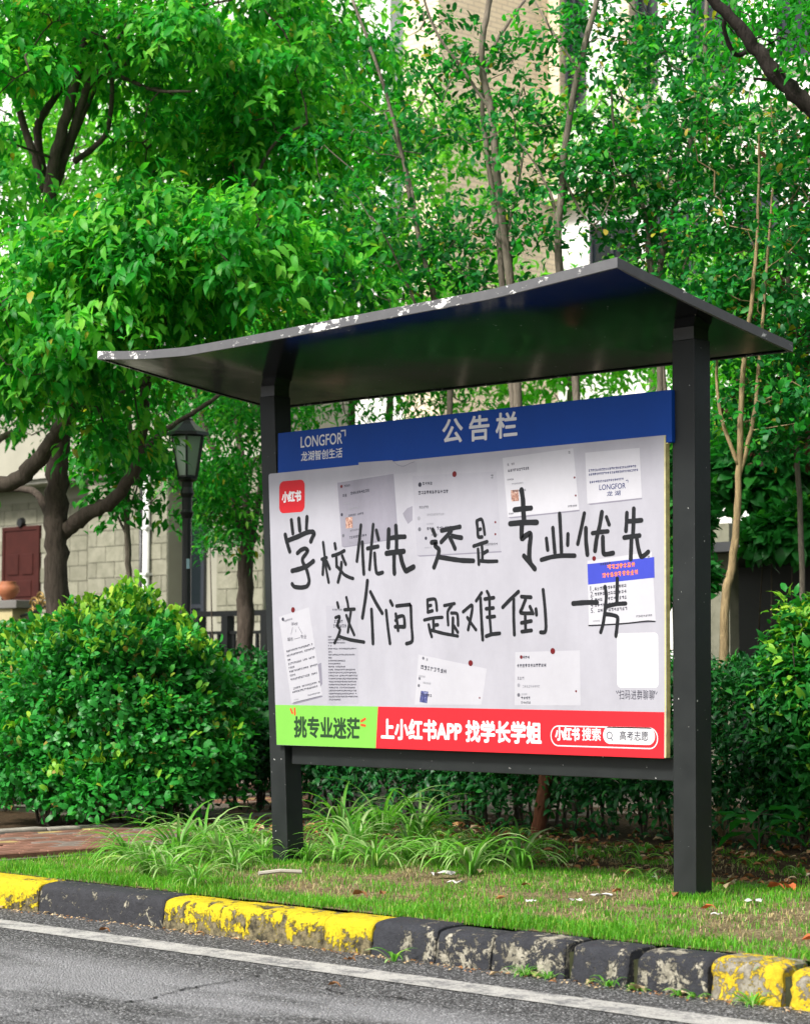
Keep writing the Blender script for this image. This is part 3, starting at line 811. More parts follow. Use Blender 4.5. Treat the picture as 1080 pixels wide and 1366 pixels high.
def tree(name, base, label, group, limbs, ells, leafm, barkm, n_clusters, spr_per, per, L, W, droop, spread, tmpl,
         clr=(.45, .45, .22), upper=-.2, lo=.35, tipfrac=0.0, twig_r=.004, stem=.16, prune=None, net=True, rb=.02):
    """limbs: list of world polylines with radii already in an MB; ells: list of (centre, radii, weight)"""
    root = thing(name, base, label, 'tree', group)
    mb, pts = limbs
    wts = np.array([e[2] for e in ells], float); wts /= wts.sum()
    CL, OD = [], []
    for e, wgt in zip(ells, wts):
        n = max(1, int(round(n_clusters * wgt)))
        c, d = in_ell(n, e[0], e[1], lo, 1.0)
        CL.append(c); OD.append(norm(c - np.array(e[0]) + np.array([0, 0, -.25 * e[1][2]])))
    CL = np.concatenate(CL); OD = np.concatenate(OD)
    if prune is not None:
        k = prune(CL); CL, OD = CL[k], OD[k]
    if net:
        tw = MB(); branch_net(tw, pts, CL, twig_r, rb, sides=4)
        tw.build('twig', barkm, root, smooth=True)['kind'] = 'stuff'
    mb.build('trunk', barkm, root, smooth=True)
    # sprays round each cluster centre: a shallow dome
    S_, SO = [], []
    for c, o in zip(CL, OD):
        n = max(2, int(spr_per * rng.uniform(.6, 1.4)))
        s = rng.uniform(.7, 1.25)
        p, d = in_ell(n, c, np.array(clr) * s, .3, 1.0, upper)
        p[:, 2] += -.10 * np.sum((p[:, :2] - c[:2]) ** 2, 1) / clr[0]
        S_.append(p); SO.append(norm(d * np.array([1, 1, .35]) + o * .5))
    S_ = np.concatenate(S_); SO = np.concatenate(SO)
    v, f, kper = spray_set(S_, SO, per, L, W, droop, spread, tmpl, stem)
    mats = leafm if isinstance(leafm, (list, tuple)) else [leafm]
    me = mesh_np('crown', v, f, list(mats), None, smooth=True)
    if len(mats) > 1 and tipfrac > 0:           # some sprays are this year's shoots
        nl = len(f) // kper
        yz = np.repeat(rng.random(len(S_)) < tipfrac, per)
        me.polygons.foreach_set('material_index', np.repeat(yz.astype(np.int32), kper))
    place('crown', me, root)['kind'] = 'stuff'
    return root, len(f)

# ------------------------------------------------------------------ leaf materials
M['lf_big'] = leaf_mat('tree_leaf_green', (0.014, 0.16, 0.016), (0.028, 0.30, 0.026), (0.12, 0.46, 0.045), 0.48, (1.5, 1.7, .7), nscale=.6, old=(0.42, 0.38, 0.04))
M['lf_young'] = leaf_mat('tree_leaf_young', (0.06, 0.38, 0.035), (0.13, 0.50, 0.045), (0.26, 0.58, 0.07), 0.5, (1.5, 1.5, .7), nscale=.6)
M['lf_mid'] = leaf_mat('small_tree_leaf', (0.008, 0.095, 0.022), (0.014, 0.17, 0.032), (0.06, 0.34, 0.05), 0.38, (1.6, 1.75, .8), nscale=.7, old=(0.40, 0.30, 0.05))
M['lf_far'] = leaf_mat('bright_tree_leaf', (0.06, 0.34, 0.025), (0.14, 0.50, 0.045), (0.32, 0.62, 0.07), 0.58, (1.5, 1.5, .7), nscale=.5)
M['lf_bush'] = leaf_mat('shrub_leaf', (0.014, 0.14, 0.020), (0.028, 0.25, 0.032), (0.07, 0.40, 0.05), 0.32, (1.5, 1.7, .7), .4, .32, nscale=2, old=(0.30, 0.22, 0.05))
M['lf_bush_young'] = leaf_mat('shrub_young_leaf', (0.09, 0.30, 0.025), (0.22, 0.46, 0.035), (0.42, 0.56, 0.06), 0.35, (1.3, 1.3, .7), nscale=2)
M['lf_hedge'] = leaf_mat('hedge_leaf', (0.012, 0.11, 0.018), (0.022, 0.20, 0.028), (0.06, 0.34, 0.045), 0.35, (1.5, 1.7, .7), .42, .3, nscale=1.5)
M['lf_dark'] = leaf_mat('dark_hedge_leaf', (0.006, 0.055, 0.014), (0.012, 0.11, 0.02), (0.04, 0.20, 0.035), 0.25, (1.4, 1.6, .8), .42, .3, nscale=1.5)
M['lf_red'] = leaf_mat('bronze_leaf', (0.05, 0.035, 0.02), (0.10, 0.055, 0.025), (0.20, 0.10, 0.04), 0.3, (1.3, 1.0, .8))
M['bark_dark'] = bark_mat('bark_dark', (0.085, 0.062, 0.048), (0.13, 0.105, 0.085))
M['bark_grey'] = bark_mat('bark_grey', (0.20, 0.16, 0.12), (0.27, 0.24, 0.19))
M['bark_tan'] = bark_mat('bark_tan', (0.40, 0.28, 0.13), (0.32, 0.25, 0.15))
M['bark_black'] = bark_mat('bark_blackish', (0.030, 0.024, 0.020), (0.05, 0.042, 0.035))

def E_(px, py, d, rx, ry, rd, w=1.0):
    """ellipsoid seen at this pixel with radii in photo pixels, depth radius in metres"""
    return (at(px, py, d), (rx * d / F_PX, rd, ry * d / F_PX), w)
# ellipsoids are axis aligned in the world; the view is at 45 degrees, so both horizontal radii matter
def E2(px, py, d, rx, ry, rd, w=1.0):
    a = rx * d / F_PX; h = math.sqrt((a * a + rd * rd) / 2)
    return (at(px, py, d), (h, h, ry * d / F_PX), w)

# ------------------------------------------------------------------ shrubs
def shrub(name, label, group, ell, leafm, young, n, L, W, tmpl='round', bump=.16, youngtop=.5, stems=7, lo=.62, cat='shrub', boxy=0.0, flatten=0.25, twigs=60):
    """clipped bush: leaves spread through a lumpy rounded shell over a tangle of stems"""
    parts = []
    base = np.array([ell[0][0][0], ell[0][0][1], 0])
    root = thing(name, base, label, cat, group)
    tm = MB()
    for (c, r, wgt) in ell:
        c = np.array(c); r = np.array(r)
        m = int(n * wgt)
        d = rdir(m); d[:, 2] = np.where(d[:, 2] < -.55, -d[:, 2], d[:, 2])
        if boxy: d = d / (np.abs(d) ** (2 / (1 - boxy * .7))).sum(1, keepdims=True) ** ((1 - boxy * .7) / 2)
        lump = np.array([1 + bump * mnoise.noise(Vector(x * 2.6 + c)) + bump * .7 * mnoise.noise(Vector(x * 6.5 + c)) for x in d])
        rad = lump * (lo + (1.03 - lo) * rng.random(m) ** .55)
        P = c + d * rad[:, None] * r
        keep = P[:, 2] > .05
        # thin out low down, where stems show
        keep &= (rng.random(m) < np.clip((P[:, 2] - .02) / .35, .18, 1))
        P, d, rad = P[keep], d[keep], rad[keep]
        od = norm(d / r)
        D = norm(od * .8 + rdir(len(P)) * .9 + np.array([0, 0, .15]))
        Nn = norm(np.array([0, 0, .8]) + od * .9 + rdir(len(P)) * .6)
        Ls = L * rng.uniform(.6, 1.25, len(P))
        isy = (rng.random(len(P)) < youngtop * np.clip(od[:, 2], 0, 1) ** 1.5 * np.clip((rad - .9) * 8, 0, 1) * (np.array([mnoise.noise(Vector(p * 3.1)) for p in P]) > -.18))
        for sel, mi in ((~isy, 0), (isy, 1)):
            if sel.sum(): v, f, _ = leaves(P[sel] + od[sel] * (.02 * mi), D[sel] + np.array([0, 0, .5 * mi]), Nn[sel], Ls[sel], W, tmpl=tmpl, fold=.12); parts.append((v, f, mi))
        for k in range(int(stems)):
            a = rng.uniform(0, 2 * math.pi); q = c + np.array([math.cos(a), math.sin(a), 0]) * r * rng.uniform(.35, .8); q[2] = c[2] + r[2] * rng.uniform(-.2, .6)
            s = np.array([c[0] + rng.normal() * r[0] * .2, c[1] + rng.normal() * r[1] * .2, 0.0])
            mid = (s + q) / 2 + rng.normal(size=3) * .06
            tm.tube([s, mid, q], [.014, .009, .004], 5, cap=False)
        for k in range(int(twigs)):
            i = rng.integers(0, len(P)); e = P[i]; s = c + (e - c) * rng.uniform(.45, .75); s[2] -= .1
            tm.tube([s, (s + e) / 2 + rng.normal(size=3) * .03, e], [.005, .004, .002], 3, cap=False)
    tm.build('stem', M['bark_dark'], root, smooth=True)['kind'] = 'stuff'
    fol_obj('foliage', parts, [leafm, young], root)['kind'] = 'stuff'
    return root
def Ew(px, py, d, rx, ry, rd=None):
    a = rx * d / F_PX
    return (at(px, py, d), (a if rd is None else (a + rd) / 2, a if rd is None else (a + rd) / 2, ry * d / F_PX))
G = None
shrub('round_shrub', 'big rounded clipped bush with yellow-green tips beside the left post', 'clipped bushes by the path',
      [(*Ew(160, 950, 15.6, 160, 134), .52), (*Ew(85, 1030, 15.3, 100, 78), .15), (*Ew(228, 1015, 15.2, 86, 84), .19), (*Ew(160, 1062, 15.1, 105, 52), .12)], M['lf_bush'], M['lf_bush_young'], 44000, .066, .60, youngtop=.62, bump=.38, lo=.5, twigs=200)
shrub('round_shrub', 'bush at the left edge, behind the big rounded bush', 'clipped bushes by the path',
      [(*Ew(0, 930, 18.2, 95, 95), .6), (*Ew(-30, 1010, 17.5, 90, 75), .3), (*Ew(25, 1072, 16.9, 95, 45), .2)], M['lf_bush'], M['lf_bush_young'], 13000, .055, .6, youngtop=.3)
shrub('round_shrub', 'low dark bush between the big rounded bush and the left post', 'clipped bushes by the path',
      [(*Ew(322, 985, 18.8, 62, 62), .55), (*Ew(372, 1000, 19.5, 50, 62), .45)], M['lf_hedge'], M['lf_bush_young'], 14000, .055, .55, youngtop=.05)

# hedge behind the board, with taller clumps at the right
def hedge(name, label, xs, yc, hw, h, n, leafm, young, L, W, yt=.15, tmpl='leaf'):
    x0, x1 = xs
    root = thing(name, ((x0 + x1) / 2, yc, 0), label, 'hedge', None)
    m = n
    u = rng.uniform(x0, x1, m); a = rng.uniform(-.25, 1.0, m) * math.pi    # round the section
    a = rng.uniform(-.35, math.pi * .85, m)
    rr = (.50 + .53 * rng.random(m) ** .5)
    lump = np.array([1 + .16 * mnoise.noise(Vector((x * 1.7, t * 1.3, 4))) + .10 * mnoise.noise(Vector((x * 5, t * 4, 8))) for x, t in zip(u, a)])
    cy = np.cos(a); sz = np.sin(a)
    se = lambda v: np.sign(v) * np.abs(v) ** .65
    P = np.stack([u, yc - se(cy) * hw * rr * lump, h * .45 + se(sz) * h * .55 * rr * lump], -1)
    # front face lower part
    low = rng.random(m) < .34
    P[low, 1] = yc - hw * (.72 + .33 * rng.random(low.sum())) * lump[low]; P[low, 2] = h * .62 * rng.random(low.sum()) ** .75
    od = np.stack([np.zeros(m), -cy, sz], -1); od[low] = (0, -1, .25)
    keep = rng.random(m) < np.clip(P[:, 2] / .35, .3, 1)
    P, od = P[keep], od[keep]
    D = norm(od * .7 + rdir(len(P)) + np.array([0, 0, -.1])); Nn = norm(od * .7 + np.array([0, 0, .9]) + rdir(len(P)) * .6)
    isy = rng.random(len(P)) < yt * np.clip(od[:, 2], 0, 1)
    parts = []
    for sel, mi in ((~isy, 0), (isy, 1)):
        v, f, _ = leaves(P[sel], D[sel], Nn[sel], L * rng.uniform(.55, 1.25, sel.sum()), W, tmpl=tmpl, fold=.12); parts.append((v, f, mi))
    tm = MB()
    for k in range(int((x1 - x0) * 16)):
        x = rng.uniform(x0, x1); y = yc + rng.uniform(-.8, .6) * hw
        p = [(x, y, -.02), (x + rng.normal() * .07, y + rng.normal() * .06, h * .4), (x + rng.normal() * .16, y + rng.normal() * .12 - .05, h * rng.uniform(.65, .95))]
        tm.tube(p, [.011, .008, .003], 4, cap=False)
    tm.build('stem', M['bark_dark'], root, smooth=True)['kind'] = 'stuff'
    fol_obj('foliage', parts, [leafm, young], root)['kind'] = 'stuff'
    return root
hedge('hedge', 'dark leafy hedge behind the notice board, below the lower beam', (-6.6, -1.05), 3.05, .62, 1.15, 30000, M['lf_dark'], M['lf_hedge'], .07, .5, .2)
hedge('hedge', 'tall glossy hedge right of the right post', (-1.35, 3.2), 3.15, .62, 1.47, 42000, M['lf_hedge'], M['lf_bush_young'], .088, .52, .5)
# ------------------------------------------------------------------ trees
# the big tree on the left: forked trunk, drooping sprays of large leaves
mb = MB(); pts = []
T1 = 18.5
for P, w0, w1, dd in (([(77, 1010), (78, 900), (76, 780), (75, 700), (78, 620), (86, 560), (92, 500)], 36, 26, 0),
                      ([(84, 712), (110, 690), (150, 668), (178, 628), (190, 580), (197, 500), (206, 420)], 22, 10, -.6),
                      ([(184, 606), (205, 588), (232, 566), (262, 548), (300, 520), (330, 480)], 10, 4, .6),
                      ([(-40, 650), (20, 642), (52, 612), (78, 575), (102, 540), (120, 500), (140, 440)], 24, 14, -.8),
                      ([(66, 690), (52, 662), (30, 652), (-20, 655)], 12, 8, .5),
                      ([(88, 530), (80, 400), (66, 265), (80, 190), (98, 120), (112, 60), (118, -40)], 22, 9, -.5),
                      ([(66, 262), (92, 195), (120, 110), (165, 85), (210, 60), (260, 10)], 15, 6, -.9),
                      ([(80, 300), (60, 240), (50, 180), (60, 150), (95, 100), (130, 50), (160, -20)], 15, 6, .5),
                      ([(100, 215), (140, 180), (150, 110), (140, 50)], 9, 4, -.9),
                      ([(130, 103), (160, 102), (205, 120), (255, 122)], 7, 3, -1.0),
                      ([(60, 255), (20, 130), (-10, 60)], 12, 6, 0), ([(90, 205), (160, 48), (200, 20), (310, 0)], 7, 3, -.6),
                      ([(206, 430), (235, 445), (290, 420), (340, 380), (400, 350)], 7, 3, -1.0),
                      ([(140, 450), (220, 400), (300, 330), (360, 200), (410, 165)], 8, 3, -.5), ([(92, 500), (110, 522), (160, 524), (210, 505)], 9, 4, -1.0)):
    pts += limb(mb, P, T1, w0, w1, 10, dd)
ells = [E2(285, 360, 16.6, 195, 88, .9, 2.6), E2(90, 420, 16.6, 150, 110, 1.0, 1.8), E2(60, 180, 17.6, 160, 170, 1.0, 1.1), E2(250, 105, 18.6, 215, 150, 1.2, 3.0), E2(410, 250, 18.6, 110, 130, .9, 1.1), E2(90, 560, 17.2, 110, 60, .7, .6), E2(180, 590, 19.5, 50, 50, .5, .35), E2(-20, 560, 17.6, 90, 150, .7, .6), E2(400, 60, 20.5, 130, 150, .9, 1.3), E2(60, 30, 18.3, 170, 110, .9, 1.2)]
def pr(C):
    z = (C - CAM) @ _fd; px = 540 + F_PX * ((C - CAM) @ _rt) / z; py = 683 - F_PX * ((C - CAM) @ _up) / z
    gap = ((px - 85) / 95) ** 2 + ((py - 185) / 95) ** 2 < 1      # the open fork where the dark limbs show
    gap &= z < 18.9
    low = ((py > 615) & (rng.random(len(C)) < .8)) | ((py > 555) & (px < 140) & (rng.random(len(C)) < .85))
    edge = (px > 520)
    lan = (np.abs(px - 245) < 62) & (py > 500) & (py < 700)      # the lantern stands clear of the sprays
    return ~(gap | low | edge | lan)
nf = 0
_, n = tree('leafy_tree', at(77, 1063, T1) * np.array([1, 1, 0]), 'big tree with forked trunk and drooping bright green leaves at the left', 'broadleaf trees by the path', (mb, pts), ells, [M['lf_big'], M['lf_young']], M['bark_dark'],
     400, 14, 9, .118, .5, .85, .8, 'leaf', clr=(.36, .36, .22), tipfrac=.45, prune=pr, rb=.014)
nf += n
# the second tree, in front of the railing
mb = MB(); pts = []
T2 = 21.5
for P, w0, w1, dd in (([(325, 1000), (326, 900), (327, 800), (330, 715)], 25, 20, 0), ([(328, 725), (312, 672), (290, 615), (270, 560), (250, 480)], 12, 6, 0), ([(332, 720), (326, 650), (318, 580), (312, 520), (300, 440)], 12, 6, .4), ([(336, 720), (350, 640), (372, 570), (400, 500)], 10, 5, 0)):
    pts += limb(mb, P, T2, w0, w1, 9, dd)
_, n = tree('leafy_tree', at(325, 1043, T2) * np.array([1, 1, 0]), 'tree with grey trunk before the dark railing, right of the street lamp', 'broadleaf trees by the path', (mb, pts),
     [E2(320, 590, 21.0, 75, 75, .8, 1.2), E2(270, 530, 22.2, 75, 50, .8, .8), E2(390, 500, 22, 100, 55, .9, 1), E2(305, 700, 21.2, 36, 60, .5, .45), E2(540, 520, 22.5, 120, 50, .9, 1.0)], [M['lf_big'], M['lf_young']], M['bark_dark'], 105, 17, 8, .085, .42, .6, .8, 'leaf', clr=(.33, .33, .24), tipfrac=.12)
nf += n
# the thin sapling
mb = MB(); pts = []
for P, w0, w1, dd in (([(172, 1000), (173, 815), (171, 740), (170, 660), (174, 600), (172, 540)], 10, 6, 0), ([(170, 715), (158, 690), (150, 670)], 4, 2, 0), ([(171, 680), (180, 660), (186, 640)], 4, 2, 0)):
    pts += limb(mb, P, 19.5, w0, w1, 8, dd)
_, n = tree('sapling', at(172, 1055, 19.5) * np.array([1, 1, 0]), 'slender pale sapling between the forked tree and the lamp', 'broadleaf trees by the path', (mb, pts),
     [E2(165, 620, 19.5, 56, 75, .5, 1)], M['lf_big'], M['bark_grey'], 24, 8, 6, .11, .55, .4, .9, 'leaf', clr=(.22, .22, .2))
nf += n
# many-stemmed small-leaved trees behind the board
def multi(dep, limbs_, ells_, label, ncl, leafm=None, bark='bark_grey', L=.068, base=(600, 1100), spr=10, per=7, name='small_leaved_tree', group='small-leaved trees behind the notice board', W=.55, clr=(.22, .22, .10), droop=.15, tmpl='round', tip=.35, prune=None, lo=.2):
    global nf
    mb = MB(); pts = []
    for P, w0, w1, dd in limbs_: pts += limb(mb, P, dep, w0, w1, 7, dd)
    g = at(base[0], base[1], dep); g[2] = 0
    _, n = tree(name, g, label, group, (mb, pts), ells_, leafm or [M['lf_mid'], M['lf_big']], M[bark], ncl, spr, per, L, W, droop, .9, tmpl, clr=clr, lo=lo, stem=.11, twig_r=.0025, rb=.008, upper=-.6, prune=prune, tipfrac=tip)
    nf += n
multi(16.8, [([(585, 1075), (600, 560), (585, 420), (566, 350), (548, 270), (530, 180), (500, 80), (470, 0)], 9, 4, 0), ([(590, 500), (575, 385), (560, 320), (543, 230), (512, 150)], 7, 3, .4), ([(600, 520), (560, 420), (530, 350), (505, 300)], 5, 2, -.3), ([(570, 380), (600, 330), (640, 280)], 4, 2, 0)],
      [E2(520, 300, 16.8, 75, 130, .8, 1.6), E2(550, 130, 17.0, 70, 90, .7, .8), E2(600, 330, 16.6, 70, 60, .7, .8), E2(470, 220, 17.4, 55, 90, .6, .8)], 'small-leaved tree with dark thin stems above the left half of the canopy', 58, base=(600, 1075))
multi(16.2, [([(690, 1080), (690, 560), (676, 345), (664, 250), (655, 150), (641, 80), (652, 0), (655, -40)], 14, 7, 0), ([(690, 620), (668, 350), (655, 250), (643, 130), (660, 60), (700, 0)], 10, 4, .4), ([(655, 150), (615, 90), (580, 40), (560, -20)], 5, 3, 0), ([(672, 330), (690, 250), (698, 200)], 5, 2, 0)],
      [E2(665, 95, 16.2, 70, 30, .5, .5), E2(650, 190, 16.3, 95, 70, .7, 1.2), E2(700, 230, 16.0, 70, 70, .7, .8), E2(620, 60, 16.4, 45, 45, .5, .4), E2(640, 350, 16.4, 80, 40, .7, .7), E2(560, 20, 16.5, 60, 40, .5, .3)], 'small-leaved tree with pale twin stems above the middle of the canopy', 38, base=(690, 1085))
multi(15.6, [([(770, 1085), (770, 560), (745, 352), (748, 260), (757, 170), (772, 90), (795, 0), (800, -40)], 12, 7, 0), ([(770, 560), (742, 300), (725, 240), (700, 200)], 5, 2, 0), ([(752, 240), (790, 300), (820, 250)], 4, 2, 0), ([(772, 95), (735, 40), (712, 0)], 5, 2, .3)],
      [E2(760, 130, 15.6, 40, 85, .6, .6), E2(790, 235, 15.6, 75, 85, .7, 1.1), E2(735, 290, 15.8, 70, 60, .7, .9), E2(805, 45, 15.6, 60, 60, .6, .8)], 'small-leaved tree with a pale curving stem left of the canopy corner', 34, base=(770, 1090))
multi(15.9, [([(880, 1090), (880, 560), (878, 375), (900, 270), (925, 170), (938, 110), (940, 40), (945, -40)], 10, 5, 0), ([(890, 560), (862, 300), (845, 250), (820, 180), (815, 120)], 7, 3, 0), ([(880, 400), (862, 330), (890, 240), (905, 120), (915, 30)], 5, 2, .3), ([(890, 420), (930, 310), (980, 220), (1000, 120)], 5, 2, -.3), ([(870, 340), (835, 350), (800, 380)], 4, 2, 0)],
      [E2(890, 120, 15.9, 100, 85, .8, 1.7), E2(850, 220, 15.6, 75, 70, .7, 1.0), E2(930, 250, 16.1, 90, 80, .8, 1.5), E2(870, 320, 16.0, 90, 60, .8, 1.0), E2(900, 20, 16.3, 100, 60, .8, 1.2)], 'dense small-leaved tree with several stems behind the canopy corner', 92, base=(880, 1095))
multi(14.2, [([(962, 1130), (966, 820), (975, 760), (982, 690), (986, 600), (992, 480), (1002, 400), (1010, 300), (1012, 180)], 14, 3, 0), ([(984, 640), (1004, 560), (1012, 480), (1020, 380), (1030, 250)], 7, 3, 0), ([(984, 620), (962, 560), (955, 500), (960, 420)], 6, 3, 0)],
      [E2(1020, 350, 14.6, 75, 110, .8, 1.8), E2(1010, 180, 14.8, 90, 80, .8, 1.2), E2(1030, 520, 14.4, 60, 90, .6, 1.2), E2(975, 420, 14.6, 40, 60, .5, .4)], 'small-leaved tree with a smooth tan stem right of the board', 130, bark='bark_tan', base=(962, 1128))
multi(15.4, [([(1075, 1120), (1070, 800), (1062, 600), (1050, 400), (1060, 200)], 9, 5, 0)], [E2(1065, 560, 15.4, 50, 90, .6, 1), E2(1060, 400, 15.6, 55, 80, .6, 1), E2(1085, 250, 15.8, 60, 60, .7, .7)], 'bronze and green leaved tree at the right edge of the view', 55, [M['lf_mid'], M['lf_red']], base=(1075, 1120), tip=.25)
# large branch coming in from a tree out of frame on the right
mb = MB(); pts = []
for P, w0, w1, dd in (([(1500, 1150), (1480, 800), (1400, 450), (1250, 260), (1120, 165), (1080, 142), (1040, 105), (1005, 62), (975, 25), (940, -10), (900, -50)], 40, 10, -.3), ([(1005, 62), (980, 72), (965, 30), (985, -10)], 8, 4, -.2), ([(1060, 125), (1030, 108), (1005, 105)], 6, 3, 0), ([(1250, 260), (1200, 120), (1150, 0)], 14, 6, 0)):
    pts += limb(mb, P, 13.2, w0, w1, 10, dd)
g = at(1500, 1135, 13.2); g[2] = 0
_, n = tree('leafy_tree', g, 'thick dark diagonal branch entering the top right corner', 'broadleaf trees by the path', (mb, pts), [E2(1060, 20, 13.6, 80, 60, .6, .55), E2(1250, 100, 13.2, 130, 160, 1.3, 1.5), E2(1420, 250, 13.2, 160, 160, 1.6, 1.8)], M['lf_big'], M['bark_black'], 120, 12, 8, .075, .5, .5, .8, 'leaf', clr=(.32, .32, .2))
nf += n
# bright, looser trees farther back
def back(d, px, py, rx, ry, ncl, label, L=.13, leafm='lf_far', rd=2.0, per=8, spr=14, tpx=None, group='bright trees between the garden and the houses', clr=(.75, .75, .42)):
    global nf
    mb = MB(); pts = []
    for P, w0, w1, dd in (([(tpx or px, 960), (((tpx or px) + px) / 2, min(900, py + ry * 1.3)), (px + 4, py + ry * .8), (px - 6, py), (px, py - ry * .7)], 12, 5, 0), ([(px, py + ry * .6), (px + rx * .3, py), (px + rx * .5, py - ry * .4)], 6, 3, 0), ([(px, py + ry * .6), (px - rx * .3, py), (px - rx * .5, py - ry * .4)], 6, 3, 0)): pts += limb(mb, P, d, w0, w1, 7, dd)
    g = at(tpx or px, 960, d); g[2] = 0
    mb.tube([g, pts[0]], [.12, .1], 7)
    _, n = tree('background_tree', g, label, group, (mb, pts), [E2(px, py, d, rx, ry, rd, 1)], M[leafm], M['bark_grey'], ncl, spr, per, L, .5, .45, .9, 'far', clr=clr, lo=.15, stem=.22, twig_r=.006, rb=.03)
    nf += n
back(27, 470, 250, 75, 230, 95, 'tall bright green tree right of the big drooping tree')
back(26, 520, 440, 90, 85, 55, 'bright leafy tree showing above the left half of the canopy')
back(26, 300, 470, 130, 90, 85, 'leafy tree behind the lamp lantern', leafm='lf_big', tpx=420)
back(25, 200, 230, 260, 210, 210, 'large leafy tree filling the gaps behind the drooping tree', tpx=455)
back(26.5, 30, 480, 130, 110, 85, 'leafy tree behind the forked trunk at the left edge', leafm='lf_big', tpx=-70)
back(30, 870, 180, 130, 120, 34, 'bright loose tree in front of the apartment house windows')
back(24, 760, 480, 120, 60, 60, 'bright leafy tree behind the right half of the canopy')
back(25, 1030, 560, 90, 110, 70, 'leafy tree behind the tan stem at the right')
back(27, 980, 420, 120, 80, 45, 'bright tree behind the dense small-leaved trees')
back(23, 740, 640, 130, 70, 40, 'leafy shrub tree behind the right half of the board')
# outside the frame the planting goes on on both sides
back(22, -330, 300, 260, 330, 60, 'leafy tree beyond the left edge of the view', L=.2, leafm='lf_big', group=None)
back(18, 1420, 420, 260, 380, 80, 'leafy tree beyond the right edge of the view', L=.2, leafm='lf_big', group=None)
print('tree faces', nf)
# background understorey
shrub('background_shrub', 'broad-leaved shrub behind the hedge at the right edge', 'shrubs behind the hedges', [(*Ew(1035, 640, 18.5, 95, 75), .6), (*Ew(1060, 720, 18, 60, 40), .4)], M['lf_hedge'], M['lf_far'], 5200, .15, .8, tmpl='leaf', youngtop=.3, lo=.3, stems=2, twigs=0)
shrub('background_shrub', 'leafy shrub beside the sapling, under the lamp', 'shrubs behind the hedges', [(*Ew(295, 700, 23.5, 36, 75), 1)], M['lf_hedge'], M['lf_far'], 2600, .07, .35, tmpl='leaf', youngtop=.2, lo=.3, stems=1, twigs=0)
shrub('background_shrub', 'tall shrub added beside the right post to darken the gap next to the board', 'shrubs behind the hedges', [(*Ew(885, 690, 17.5, 62, 80), .7), (*Ew(900, 770, 17.3, 55, 50), .3)], M['lf_hedge'], M['lf_far'], 5200, .11, .55, tmpl='leaf', youngtop=.2, lo=.3, stems=2, twigs=0)  # added to cover the bright wall showing between board and post
# ------------------------------------------------------------------ notice board
def metal_paint():
    t = NT('board_frame_grey_paint')
    n = t.noise(6, 6, 0.65)
    sc = t.noise(3.2, 7, 0.75, vec=t.coord((9, 9, 1.0)), dist=0.5)
    base = t.mix(n, (0.007, 0.0085, 0.009), (0.015, 0.018, 0.018))
    col = t.mix(t.ramp(sc, [(0.66, 0.0), (0.70, 0.55)]), base, (0.07, 0.078, 0.075))
    sp = t.noise(55, 2, 0.5)
    col = t.mix(t.ramp(sp, [(0.755, 0.0), (0.77, 1.0)]), col, (0.5, 0.5, 0.48))
    return t.set(color=col, rough=t.ramp(n, [(0.3, 0.42), (0.7, 0.6)]), spec=0.35, bump=n, bstr=0.15, bdist=0.01)
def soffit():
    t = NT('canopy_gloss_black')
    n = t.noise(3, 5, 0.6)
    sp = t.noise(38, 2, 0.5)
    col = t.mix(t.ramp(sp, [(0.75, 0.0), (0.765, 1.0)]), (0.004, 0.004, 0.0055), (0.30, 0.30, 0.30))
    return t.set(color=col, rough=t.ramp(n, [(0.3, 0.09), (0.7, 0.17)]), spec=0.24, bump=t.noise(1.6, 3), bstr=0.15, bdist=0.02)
def fascia():
    t = NT('canopy_edge_peeling_paint')
    n = t.noise(20, 7, 0.72, vec=t.coord((0.6, 1, 1)))
    n2 = t.noise(2.2, 3, 0.5)
    v = t.math('ADD', t.math('MULTIPLY', n, 0.6), t.math('MULTIPLY', n2, 0.4))
    k = t.ramp(v, [(0.562, 0.0), (0.572, 1.0)])
    base = t.mix(t.noise(20, 4), (0.075, 0.075, 0.08), (0.12, 0.12, 0.125))
    col = t.mix(k, base, (0.70, 0.69, 0.67))
    return t.set(color=col, rough=0.6, spec=0.4, bump=k, bstr=0.3, bdist=0.002)
M['frame'] = metal_paint(); M['soffit'] = soffit(); M['fascia'] = fascia()
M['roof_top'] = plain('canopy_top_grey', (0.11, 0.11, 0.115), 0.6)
board = thing('notice_board', (-1.38, 0.09, 0), 'tall covered notice board with blue header and white poster on the grass verge', 'notice board')
# posts: the left one leans a little
def roof_z(x, y):
    f = (y + .76) / 1.32
    XS = [-3.42, -3.15, -2.95, -2.65, -2.2, -1.7, -1.2, -.4, .35]
    ZF = [2.824, 2.797, 2.782, 2.768, 2.774, 2.785, 2.797, 2.814, 2.866]
    zf = float(np.interp(x, XS, ZF)); zr = float(np.interp(x, [-3.42, .35], [2.648, 2.620]))
    return zf + (zr - zf) * f - .012 * math.sin(math.pi * min(max(f, 0), 1)) * 0.6
b = MB(); b.box(-2.815, -2.690, .03, .155, -.1, 2.63, shear=(-.135, 0)); b.build('post', M['frame'], board, bevel=.004)
b = MB(); b.box(.012, .145, .03, .155, -.1, 2.645, shear=(.02, 0)); b.build('post', M['frame'], board, bevel=.004)
M['post_neck'] = plain('post_neck_black', (0.010, 0.010, 0.011), 0.25)  # black block from each post top up to the canopy
for x0, x1, zt in ((-2.945, -2.830, 2.631), (.036, .158, 2.646)):
    b = MB(); b.box(x0, x1, .036, .149, zt, roof_z(x0, .09) + .01); b.build('post_neck', M['post_neck'], board)
b = MB(); b.box(-2.700, .010, .062, .128, .548, .655); b.build('lower_beam', M['frame'], board, bevel=.003)
b = MB(); b.box(-2.78, .008, .062, .128, 2.20, 2.30); b.build('upper_beam', M['frame'], board, bevel=.003)
